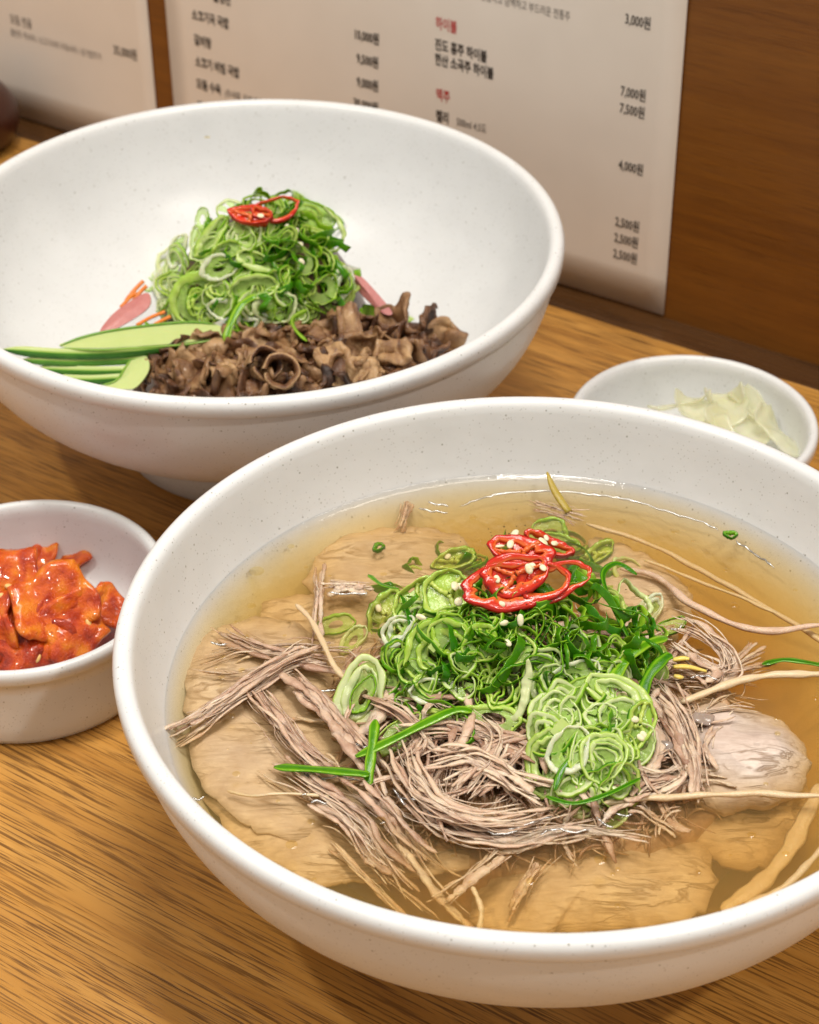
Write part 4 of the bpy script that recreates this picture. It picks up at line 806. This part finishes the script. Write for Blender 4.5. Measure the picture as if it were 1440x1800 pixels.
# yellow sprout bits
for k, (pp, lab) in enumerate([([(1183, 1160, 64), (1200, 1157, 64.5), (1212, 1158, 64.5)], 'upper yellow sprout bit right of the heap'), ([(1184, 1172, 64), (1210, 1172, 63.5), (1242, 1180, 62)], 'long middle yellow sprout bit right of the heap'), ([(1185, 1188, 63), (1195, 1190, 63), (1200, 1190, 62.6)], 'short lower yellow sprout bit right of the heap'), ([(962, 830, 66), (975, 862, 63), (1000, 900, 60)], 'pointed yellow leaf tip leaning on the far bowl wall')]):
    V = []; F = []; T = []; P = cr([at(*q) for q in pp], 10); tube(V, F, T, P, lambda t: (.85 if k != 3 else .5 + 1.5 * t) * (.5 + .6 * math.sin(min(1, t + .15) * PI * .9)), 8, .6, .5)
    tag(build('sprout', V, F, M_OLIVE if k == 3 else M_YELLOW, None, P[5], T), lab, 'sprout')
# garlic-white cube bits
for (x, y_, lab) in ((990, 1285, 'pale yellow chopped scallion stem chunk on the lobe'), (765, 1137, 'small white chip inside the wide green hoop')):
    V = []; F = []; box(V, F, (-2.4, -1.6, -1.2), (4.6, .8, 0), (-.4, 3.6, .3), (.2, 0, 2.2)); p = on(x, y_, h_scal); nn = (CAM - p).normalized()
    me = mesh('scallion_chunk', V, F, M_PALE, [.15] * 8, smooth=False); put('scallion_chunk', me, p + nn * 4.5, nn, .7, lab, 'scallion', None, 1.0 if x > 900 else .6)
# fat beads
for (x, y_, r0, lab) in ((1236, 1265, 2.3, 'grey jelly-like fat blob in the fatty chunk'), (880, 1350, 3.8, 'grey translucent tendon piece in the meat below the heap'), (1160, 1310, 3.2, 'grey tendon piece right of the lobe')):
    V, F = lathe([(r0 * math.sin(PI * i / 10) + .001, -r0 * .32 * math.cos(PI * i / 10)) for i in range(11)], 20); V = [Vector(q) + n3(q, .35, r0) * r0 * .45 for q in V]; V = [Vector((q.x * 1.3, q.y, q.z)) for q in V]
    tag(obj('tendon', mesh('tendon', V, F, plain('tendon_grey', (.34, .24, .20), .08, Subsurface_Weight=.2)), loc=at(x, y_, 61.2)), lab, 'tendon')

# ================================================================== BACK BOWL
def h_back(x, y_):
    dx, dy = x - BC.x - 3, y_ - BC.y - 14; d = math.hypot(dx / 37, dy / 36)
    z = 46 + 38 * max(0, 1 - d * d) ** .75 if d < 1 else 0
    d2 = math.hypot((x - BC.x - 8), (y_ - BC.y + 2)); base = 52 - 32 * smooth((d2 - 24) / 44)
    return max(z, base, min(inner_z(math.hypot(x - BC.x, y_ - BC.y)), 90) + .5)
V = []; F = []; T = []
for i in range(23):
    for j in range(72):
        a = 2 * PI * j / 72; q = i / 22 * 50; x = BC.x + 6 + q * math.cos(a); y_ = BC.y + q * math.sin(a); V.append((x, y_, h_back(x, y_) - 3.5 - (8 if i == 22 else 0))); T.append(.5)
for i in range(22):
    for j in range(72): F.append((i * 72 + j, i * 72 + (j + 1) % 72, (i + 1) * 72 + (j + 1) % 72, (i + 1) * 72 + j))
tag(build('noodle_mound', V, F, mat_food('dark_noodles', [(0, (.04, .018, .01)), (1, (.12, .06, .03))], nscale=.5), None, BC + Vector((0, 0, 40)), T), 'dark buckwheat noodle mound under the toppings of the back bowl', 'noodles', kind='stuff')
rb = random.Random(33); GB = 'scallion rings heaped in the back bowl'
B_L = [(275, 480), (330, 400), (420, 370), (470, 420), (460, 520), (400, 585), (340, 590), (290, 560)]
B_R = [(420, 365), (520, 350), (590, 400), (612, 480), (600, 560), (520, 590), (460, 560), (450, 450)]
scatter_scal(54, poly_sampler(B_L, rb), h_back, {'pale': 5, 'mid': 2, 'dark': .6}, lambda x, y_: 'on the left of the back bowl heap', GB, rb, tilt=.35)
scatter_scal(88, poly_sampler(B_R, rb), h_back, {'dark': 4, 'mid': 4, 'curl': 2, 'pale': .7}, lambda x, y_: 'on the right of the back bowl heap', GB, rb)
scatter_scal(14, poly_sampler([(360, 520), (600, 520), (590, 600), (520, 610), (380, 600)], rb), h_back, {'pale': 3, 'mid': 2, 'dark': 2}, lambda x, y_: 'at the foot of the back bowl heap', GB, rb)
GRP = GB
ring_at(345, 525, h_back, 1.3, 9.8, 9.0, 3.0, 2.4, 'big pale green scallion ring at the left front of the back heap', seed=51, irr=.03, warp=.2, t_in=.35, t_out=.75, lift=4.5, face=.8)
ring_at(347, 530, h_back, 1.1, 4.8, 4.0, 1.2, 2.0, 'small ring nested inside the big pale ring', mat=M_SCAL, seed=52, irr=.1, nest=1, t_in=.05, t_out=.5, lift=4.4, face=.8)
ring_at(445, 505, h_back, .1, 9.0, 4.4, 1.5, 2.4, 'flat green-edged ring in the middle of the back heap', seed=53, irr=.05, t_in=.1, t_out=.9, lift=5, face=.6)
ring_at(398, 440, h_back, .3, 5.5, 3.6, 1.0, 2.6, 'dark rimmed ring on the upper left of the back heap', mat=M_SCAL, seed=54, irr=.05, t_in=.1, t_out=.8, lift=4, face=.6)
ring_at(372, 418, h_back, .9, 9.0, 3.6, 2.6, 2.0, 'long pale green slice at the upper left of the back heap', seed=55, irr=.05, t_in=.1, t_out=.9, lift=3, face=.6)
ring_at(300, 460, h_back, 1.2, 7.0, 5.0, 1.5, 1.6, 'translucent white ring at the far left of the back heap', seed=56, irr=.06, t_in=0, t_out=.05, lift=2.5, face=.6, arc=.8)
ring_at(485, 540, h_back, .4, 8.0, 5.5, 1.7, 1.6, 'white ring with green core low on the back heap', seed=57, irr=.08, t_in=.0, t_out=.05, lift=5, face=.6)
ring_at(565, 400, h_back, -.7, 9.5, 7.0, 1.3, 1.8, 'pale loop at the upper right of the back heap', seed=58, irr=.06, t_in=.1, t_out=.75, lift=3, face=.6, arc=.75)
ring_at(545, 375, h_back, -.3, 10, 5.5, .9, 1.6, 'wide green hoop behind the red chili of the back heap', mat=M_SCAL, seed=59, irr=.06, t_in=.3, t_out=.8, lift=3.5, face=.5)
ring_at(450, 460, h_back, -.3, 8, 3.2, 1.8, 1.6, 'yellow-white slice in the centre of the back heap', seed=60, irr=.06, t_in=.1, t_out=.3, lift=4.5, face=.6)
ring_at(355, 385, h_back, 1.5, 4.5, 2.4, .4, .9, 'hair-thin loop at the upper left edge of the back heap', mat=M_SCAL, seed=61, irr=.06, t_in=.3, t_out=.5, lift=4, face=.8)
ring_at(700, 555, h_back, .1, 6, 2.2, .8, 1.2, 'stray pale ring on the right of the grilled beef', seed=62, irr=.06, t_in=.1, t_out=.6, lift=4, face=.4)
for k, (x_, y_, a_, ar, br2, lb) in enumerate([(312, 440, 1.1, 6.5, 3.6, 'white ring on the upper left edge of the back heap'), (285, 500, 1.5, 6.0, 3.6, 'white ring lowest at the left edge of the back heap'), (385, 470, .4, 7, 4.5, 'white ring above the middle of the back heap'), (430, 570, .5, 8, 4, 'white slice low in front of the back heap'), (400, 545, -.3, 7, 4, 'white-green slice right of the big ring of the back heap'), (600, 500, 1.3, 7, 4, 'white translucent ring at the right foot of the back heap')]):
    ring_at(x_, y_, h_back, a_, ar, br2, 1.6, 1.3, lb, mat=M_SWHITE, seed=90 + k, irr=.08, t_in=0, t_out=.3, lift=4.2, face=.6, nest=k % 2)
leaf_strip([(396, 600, 60), (405, 570, 64), (425, 535, 68), (450, 520, 70)], 1.4, 'upright green scallion strip above the grilled beef', tone=.65)
leaf_strip([(240, 590, 56), (258, 602, 56), (270, 598, 56), (268, 580, 57), (255, 566, 58)], .7, 'hook-shaped green scallion thread on the cucumber', tone=.7)
leaf_strip([(540, 600, 60), (520, 580, 63), (515, 560, 66), (540, 545, 67)], 1.0, 'green strip at the foot of the back heap', tone=.5)
# red chili on the back heap
hb2 = h_back
chili_slice(440, 378, hb2, -.15, 8.5, 3.6, 'red chili slice pointing left on the back heap', red=True, seed=71, lift=6, core=True, seeds=1, nn=Vector((-.1, -.45, .85)))
chili_slice(485, 368, hb2, .35, 8.8, 4.4, 'open red chili ring on the right of the back heap pair', red=True, seed=72, lift=6.5, core=False, seeds=0, nn=Vector((.1, -.7, .75)))
for k, (x, y_) in enumerate([(521, 407), (527, 430), (530, 460), (505, 400)]):
    p = on(x, y_, hb2); nn = (CAM - p).normalized(); put('chili_seed', CHSEED, p + nn * 4.8, nn, rb.uniform(0, 3), 'cream chili seed on the back heap, ' + ('topmost right', 'upper', 'lowest', 'leftmost near the red chili')[k], 'seed', 'loose chili seeds on the back heap', .9)
# white scallion chunks
for (x, y_, a, s, lab) in ((375, 590, .3, 2.2, 'white chunk above the cucumber in the back bowl'), (655, 553, -.15, 2.0, 'green-edged scallion chunk right of the back heap'), (622, 490, 1.4, 1.5, 'translucent white piece at the right edge of the back heap')):
    V = []; F = []; box(V, F, (-2.6, -1.6, -1.0), (5.0, .5, 0), (.6, 3.2, .2), (.2, 0, 1.8)); p = on(x, y_, hb2); nn = (CAM - p).normalized()
    put('scallion_chunk', mesh('scallion_chunk', V, F, M_WHITE if x != 655 else M_PALE, [.3, .3, .9, .9, .3, .3, .9, .9], smooth=False), p + nn * 3, nn, a, lab, 'scallion', None, s)
# grilled beef
GROLL = [0, 5, 0, 0, 4, 0, 0, 0, 5, 0, 4, 0, 0, 5]
GV = [sheet_mesh('grilled_beef', M_GRILL, rb.uniform(13, 20), rb.uniform(9, 14), rb.uniform(1.2, 2.0), rb, fold=rb.uniform(.8, 1.3), fs=.15, rag=.5, roll=GROLL[k_]) for k_ in range(14)]
MEATP = [(245, 660), (270, 630), (330, 615), (400, 595), (470, 585), (560, 600), (610, 570), (660, 585), (740, 575), (790, 605), (750, 632), (690, 655), (600, 680), (480, 696), (300, 696)]
def h_beef(x, y_):
    d = math.hypot((x - BC.x - 18) / 68, (y_ - BC.y + 36) / 46)
    return max(h_back(x, y_), 40 + 14 * max(0, 1 - d * d) ** .6 if d < 1 else 0)
spots = []; tries = 0; smp = poly_sampler(MEATP, rb)
while len(spots) < 84 and tries < 5000:
    tries += 1; x, y_ = smp()
    q_ = on(x, y_, h_beef)
    if math.hypot(q_.x - BC.x, q_.y - BC.y) > inner_r(min(q_.z, 77)) - 5: continue
    if all(math.hypot(x - a, (y_ - b2) * 1.3) > 24 for a, b2 in spots): spots.append((x, y_))
for (x, y_) in spots:
    p = on(x, y_, h_beef); nn = (normal_of(h_beef, p) + (CAM - p).normalized() * .6 + Vector((rb.gauss(0, .6), rb.gauss(0, .6), 0))).normalized()
    gi = rb.randrange(14); sz = rb.uniform(.75, 1.15)
    put('grilled_beef', GV[gi], p + nn * rb.uniform(-.5, 2), nn, rb.uniform(0, 6.28), '%s %s piece of grilled beef %s' % ('small' if sz < .88 else 'large' if sz > 1.02 else 'middling', 'rolled-up' if GROLL[gi] else 'crumpled', whereabouts(x, y_, LM_M)), 'grilled beef', 'grilled beef pieces in the back bowl', sz)
# hero pieces: tubes and an upright flap
def grill_hero(x, y_, w_, h_, roll, ang, face, label, seed, lift=2.5, s=1.0, fold=.45):
    rnd = random.Random(seed); p = on(x, y_, lambda a_, b3: h_beef(a_, b3) + lift + 2); nn = (normal_of(h_beef, p) * (1 - face) + (CAM - p).normalized() * face).normalized()
    put('grilled_beef', sheet_mesh('grilled_beef', M_GRILL, w_, h_, 2.2, rnd, fold=fold, fs=.14, roll=roll, nx=26, tone=(.45, 1.0)), p, nn, ang, label, 'grilled beef', None, s)
def rolled(x, y_, r0, ln, label, axis_px, seed):
    """open tube of rolled-up beef"""
    rnd = random.Random(seed); p = on(x, y_, lambda a_, b3: h_beef(a_, b3) + 5.5); V = []; F = []; T = []; o = rnd.uniform(0, 99); N = 30; Mn = 8
    ax = ((CAM - p).normalized() + _r * axis_px[0] + _u * axis_px[1]).normalized(); s1 = ax.cross(Vector((0, 0, 1))).normalized(); s2 = ax.cross(s1)
    for side in (0, 1):
        for i in range(Mn + 1):
            for j in range(N + 1):
                a = j / N * 2 * PI * .96; rr_ = r0 * (1 + .18 * noise.noise(Vector((math.cos(a), math.sin(a), o + i * .25)) * 1.4)) + j / N * 1.2 - side * 1.5 * (0.5 if i == Mn else 1)
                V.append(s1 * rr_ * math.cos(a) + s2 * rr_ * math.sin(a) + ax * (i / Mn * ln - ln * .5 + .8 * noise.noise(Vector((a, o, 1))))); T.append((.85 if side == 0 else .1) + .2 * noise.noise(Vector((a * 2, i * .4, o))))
    n0 = (Mn + 1) * (N + 1)
    for s in (0, n0):
        for i in range(Mn):
            for j in range(N):
                a = s + i * (N + 1) + j; F.append((a, a + 1, a + N + 2, a + N + 1))
    for j in range(N): a = Mn * (N + 1) + j; F.append((a, a + 1, n0 + a + 1, n0 + a))
    tag(obj('grilled_beef', mesh('grilled_beef', V, F, M_GRILL, T), None, p + ax * 2.0), label, 'grilled beef')
rolled(494, 657, 5.4, 9, 'grilled beef rolled into an open tube with a dark hole', (0, .1), 81)
rolled(462, 645, 5.0, 9, 'second rolled grilled beef piece left of the open tube', (.25, .2), 82)
grill_hero(615, 572, 9, 16, 4.5, .2, .6, 'upright curled flap of grilled beef standing above the pile', 83, lift=6)
grill_hero(590, 640, 13, 15, 7, .5, .6, 'smooth tan grilled beef piece in the middle of the pile', 84, lift=3.5)
grill_hero(638, 650, 12, 9, 8, 0, .6, 'yellowish tan grilled beef piece near the rim', 85, lift=3)
grill_hero(395, 660, 10, 9, 4, .3, .6, 'light tan curled grilled beef piece at the left', 86, lift=3.5)
grill_hero(690, 620, 14, 10, 9, .1, .5, 'pinkish torn grilled beef piece on the right', 87, lift=3)
# cucumber sticks
def cuke(pp, w_, h_, label):
    V = []; F = []; T = []; P = cr([at(*q) for q in pp], 20); n = len(P)
    for i, p in enumerate(P):
        d = (P[min(i + 1, n - 1)] - P[max(i - 1, 0)]).normalized(); S = d.cross(Vector((0, .55, .83))).normalized(); U = S.cross(d); k = min(1, 7 * i / n + .1, 14 * (n - 1 - i) / n + .6)
        for (a, b2, t) in ((-.5, -.5, 1.0), (-.5, .0, .95), (-.5, .2, .25), (-.42, .5, .05), (.42, .5, .1), (.5, -.5, 1.0)):
            V.append(p + U * (b2 * h_ * k) + S * (-a * w_ * k)); T.append(t)
    for i in range(n - 1):
        for j in range(6): F.append((i * 6 + j, i * 6 + (j + 1) % 6, (i + 1) * 6 + (j + 1) % 6, (i + 1) * 6 + j))
    F.append(tuple(range(6))[::-1]); F.append(tuple((n - 1) * 6 + j for j in range(6)))
    return tag(build('cucumber_slice', V, F, M_CUKE, None, P[10], T), label, 'cucumber', 'cucumber slices in the back bowl')
cuke([(5, 614, 55), (110, 622, 55), (220, 620, 55), (370, 600, 56)], 2.2, 3.6, 'long cucumber slice second from the top, reaching the bowl rim')
cuke([(40, 632, 52.5), (120, 636, 52.5), (200, 634, 52.5), (260, 630, 53)], 2.2, 3.2, 'long cucumber slice third from the top')
cuke([(60, 648, 50), (140, 652, 50), (215, 652, 50), (260, 645, 50)], 2.2, 3.4, 'long cucumber slice fourth from the top')
cuke([(100, 666, 48), (160, 668, 48), (230, 664, 48)], 2.2, 3.4, 'cucumber slice lowest of the stack, next to the rim')
def flatpiece(name, mat, pp, z0, z1, th, label, cat, tone=.4, group=None):
    P = [at(x, y_, z) for x, y_, z in pp]; c0 = sum(P, Vector()) / len(P); O = cr(P, 40, True); V = [c0 + Vector((0, 0, .5)), c0 - _f * -th]; F = []; 
    V = [c0 - _f * .8, c0 + _f * th]; V += [q - _f * .3 for q in O] + [q + _f * th for q in O]
    for j in range(40): k = (j + 1) % 40; F += [(0, 2 + j, 2 + k), (1, 42 + k, 42 + j), (2 + j, 42 + j, 42 + k, 2 + k)]
    return tag(build(name, V, F, mat, None, c0, [tone] * len(V), smooth=False), label, cat, group)
def rind(parent, pp, r0):
    V = []; F = []; T = []; P = cr([at(*q) for q in pp], 24); tube(V, F, T, P, lambda t: r0 * min(1, 5 * min(t, 1 - t) + .2), 6, .8, .72)
    build('rind', V, F, M_CUKE, parent, P[12], T)
c_ = flatpiece('cucumber_slice', M_CUKE, [(104, 608, 56.5), (140, 594, 57), (190, 582, 57.5), (260, 572, 58.5), (330, 566, 59), (385, 572, 59), (390, 590, 58), (330, 602, 57.5), (250, 608, 57), (170, 612, 56.5)], 0, 0, 1.6, 'broad pale cucumber slice with thin dark rim, uppermost of the stack', 'cucumber', .12, 'cucumber slices in the back bowl')
rind(c_, [(104, 608, 57), (140, 594, 57.5), (190, 582, 58), (260, 572, 59), (330, 566, 59.5), (380, 570, 59.5)], .55); rind(c_, [(106, 611, 57), (170, 615, 57), (250, 611, 57.5), (330, 605, 58), (380, 596, 58.5)], .5)
c_ = flatpiece('cucumber_slice', M_CUKE, [(180, 680, 51), (205, 672, 51.5), (220, 650, 52), (232, 632, 53), (256, 626, 54), (262, 650, 53), (240, 680, 51.5), (215, 684, 51)], 0, 0, 1.6, 'pale cucumber slice standing on its side beside the grilled beef', 'cucumber', .1, 'cucumber slices in the back bowl')
rind(c_, [(178, 677, 51.4), (204, 669, 52), (219, 648, 52.4), (230, 631, 53.4)], .45)
flatpiece('pickled_radish_slice', M_PINK, [(176, 582, 54), (203, 548, 56), (250, 517, 59), (264, 520, 59), (258, 544, 57), (200, 580, 54)], 0, 0, 1.2, 'pink pickled radish slice left of the back heap', 'radish', .3)
flatpiece('pickled_radish_slice', M_PINK, [(620, 482, 62), (640, 490, 61), (688, 546, 56), (676, 552, 55), (648, 530, 56), (626, 505, 58)], 0, 0, 2, 'pink pickled radish slice right of the back heap', 'radish', .5)
for k, (x0, y0, x1, y1) in enumerate([(222, 528, 252, 494), (232, 532, 258, 502), (240, 572, 290, 548), (250, 585, 300, 556), (212, 540, 240, 515)]):
    V = []; F = []; T = []; P = [at(x0, y0, 56), at((x0 + x1) / 2, (y0 + y1) / 2 - 2, 58), at(x1, y1, 60)]; tube(V, F, T, cr(P, 8), lambda t: 1.0, 4, .7, .3)
    tag(build('carrot_shred', V, F, M_CARROT, None, P[1], T), ('upper', 'middle', 'lower inner', 'lowest', 'outermost left')[k] + ' thin orange carrot shred left of the back heap', 'carrot', 'carrot shreds in the back bowl')
V = []; F = []; box(V, F, (0, 0, 0), (2, .4, 0), (0, 1.2, 0), (0, 0, .4)); p = on(360, 243, h_back)
p = on(360, 243, lambda a_, b3: min(inner_z(math.hypot(a_ - BC.x, b3 - BC.y)), 90) + .2)
tag(obj('scallion_crumb', mesh('scallion_crumb', V, F, M_YELLOW, [.5] * 8, smooth=False), loc=p + Vector((0, -.5, .3))), 'tiny yellow crumb stuck high on the inside of the back bowl', 'crumb')

# ================================================================== KIMCHI DISH
rk = random.Random(55); KGR = 'spicy red radish pieces in the left side dish'
def h_kim(x, y_):
    d = math.hypot((x - KC.x) / 33, (y_ - KC.y - 2) / 31); dd = math.hypot(x - KC.x, y_ - KC.y)
    return max(6 + 24 * max(0, 1 - d * d) ** .8 if d < 1 else 0, 5)
V = []; F = []; T = []
for i in range(14):
    for j in range(48):
        a = 2 * PI * j / 48; q = i / 13 * 30; x = KC.x + q * math.cos(a); y_ = KC.y + 1 + q * math.sin(a); V.append((x, y_, max(4.5, h_kim(x, y_) - 6) + 1.2 * noise.noise(Vector((x * .2, y_ * .2, 0))) - (1 if i == 13 else 0))); T.append(.15)
for i in range(13):
    for j in range(48): F.append((i * 48 + j, i * 48 + (j + 1) % 48, (i + 1) * 48 + (j + 1) % 48, (i + 1) * 48 + j))
tag(build('chili_sauce', V, F, M_KIMCHI, None, KC + Vector((0, 0, 5)), T), 'dark red chili sauce between the spicy radish pieces', 'sauce', kind='stuff')
def kim(x, y_, w_, h_, ang, face, label, seed, roll=0, fold=.7, lift=1.5, tone=(.35, .95)):
    rnd = random.Random(seed); p = on(x, y_, h_kim); nn = (normal_of(h_kim, p) * (1 - face) + (CAM - p).normalized() * face).normalized()
    put('spicy_radish', sheet_mesh('spicy_radish', M_KIMCHI, w_, h_, 2.4, rnd, fold=fold, fs=.07, nx=24, ny=20, roll=roll, rag=.3, tone=tone), p + nn * lift, nn, ang, label, 'spicy radish', KGR)
kim(38, 985, 26, 16, -.4, .3, 'uppermost folded red radish piece, peaked at the top of the pile', 1, roll=14, lift=1.5)
kim(105, 990, 22, 13, -.35, .35, 'red radish piece draped at the upper right of the pile', 2, roll=16, lift=1)
kim(90, 1065, 27, 23, .45, .5, 'large smooth orange radish piece in the middle of the pile', 3, roll=26, lift=3, fold=.5, tone=(.5, 1))
kim(125, 1105, 20, 20, -.9, .4, 'orange radish piece at the lower right of the pile', 4, roll=22, lift=2, fold=.6)
kim(175, 1070, 16, 12, -.5, .3, 'small folded orange radish piece at the far right of the pile', 5, roll=7, lift=1.5, fold=.6, tone=(.5, .9))
kim(20, 1045, 20, 26, .2, .4, 'red radish piece at the left edge with sesame on it', 6, roll=18, lift=2)
kim(55, 1135, 28, 16, .1, .35, 'dark red radish piece low in front near the dish rim', 7, fold=.9, lift=1.5, tone=(.1, .6))
kim(-30, 1010, 22, 22, .8, .3, 'red radish piece just past the left edge of the picture', 8, roll=18)
kim(-20, 1110, 22, 22, .3, .3, 'red radish piece low at the left edge', 9, roll=18)
kim(125, 1145, 18, 10, -.2, .4, 'small red radish scrap under the lower right piece', 10, fold=.9, lift=.5, tone=(.2, .7))
for k, (x, y_) in enumerate([(17, 1000), (20, 1040), (4, 1055), (128, 1020), (35, 960), (68, 1098), (30, 975), (66, 1158), (8, 990), (95, 1040), (150, 1100), (52, 1080)]):
    p = on(x, y_, h_kim); nn = (normal_of(h_kim, p) * .5 + (CAM - p).normalized() * .5).normalized(); put('sesame_seed', SESAME, p + nn * 4.4, nn, rk.uniform(0, 3), 'tan sesame seed on the spicy radish, ' + whereabouts(x, y_, [('the peak', 38, 960), ('the orange piece', 90, 1065), ('the left piece', 10, 1045), ('the front piece', 55, 1140)]), 'sesame seed', 'sesame seeds on the spicy radish')
# ================================================================== PALE PICKLE DISH
def h_pick(x, y_):
    d = math.hypot((x - QC.x - 3) / 30, (y_ - QC.y + 2) / 26); return 5 + 15 * max(0, 1 - d * d) ** .9 if d < 1 else 5
QG = 'pale pickled radish slices in the right side dish'
def pick(x, y_, w_, h_, ang, face, label, seed, roll=20, lift=1.5, fold=.4):
    rnd = random.Random(seed); p = on(x, y_, h_pick); nn = (normal_of(h_pick, p) * (1 - face) + (CAM - p).normalized() * face).normalized()
    put('pickled_radish_slice', sheet_mesh('pickled_radish_slice', M_JELLY, w_, h_, 1.1, rnd, fold=fold, fs=.09, nx=22, ny=16, roll=roll, rag=.2, tone=(.2, .9)), p + nn * lift, nn, ang, label, 'pickled radish', QG)
pick(1245, 730, 28, 18, .0, .4, 'broad translucent pickled radish slice on top of the pile', 1)
pick(1318, 722, 12, 18, .5, .3, 'curled pickled radish slice rising at the right of the pile', 2, roll=5, lift=2)
pick(1290, 760, 26, 18, -.4, .4, 'yellowish pickled radish slice in front of the pile', 3)
pick(1360, 770, 26, 14, -.7, .3, 'pickled radish slice sliding down to the right', 4, roll=18)
pick(1185, 722, 22, 10, -.1, .2, 'thin pickled radish slice at the left of the pile', 5, roll=20, lift=.5)
pick(1270, 715, 22, 8, .1, .3, 'small glossy pickled radish slice at the back of the pile', 6, roll=6)
pick(1230, 780, 26, 18, .3, .3, 'pickled radish slice hidden behind the soup bowl rim', 7)
print('tris', sum(len(o.data.polygons) * 2 for o in bpy.data.objects if o.type == 'MESH'), 'objects', len(bpy.data.objects))
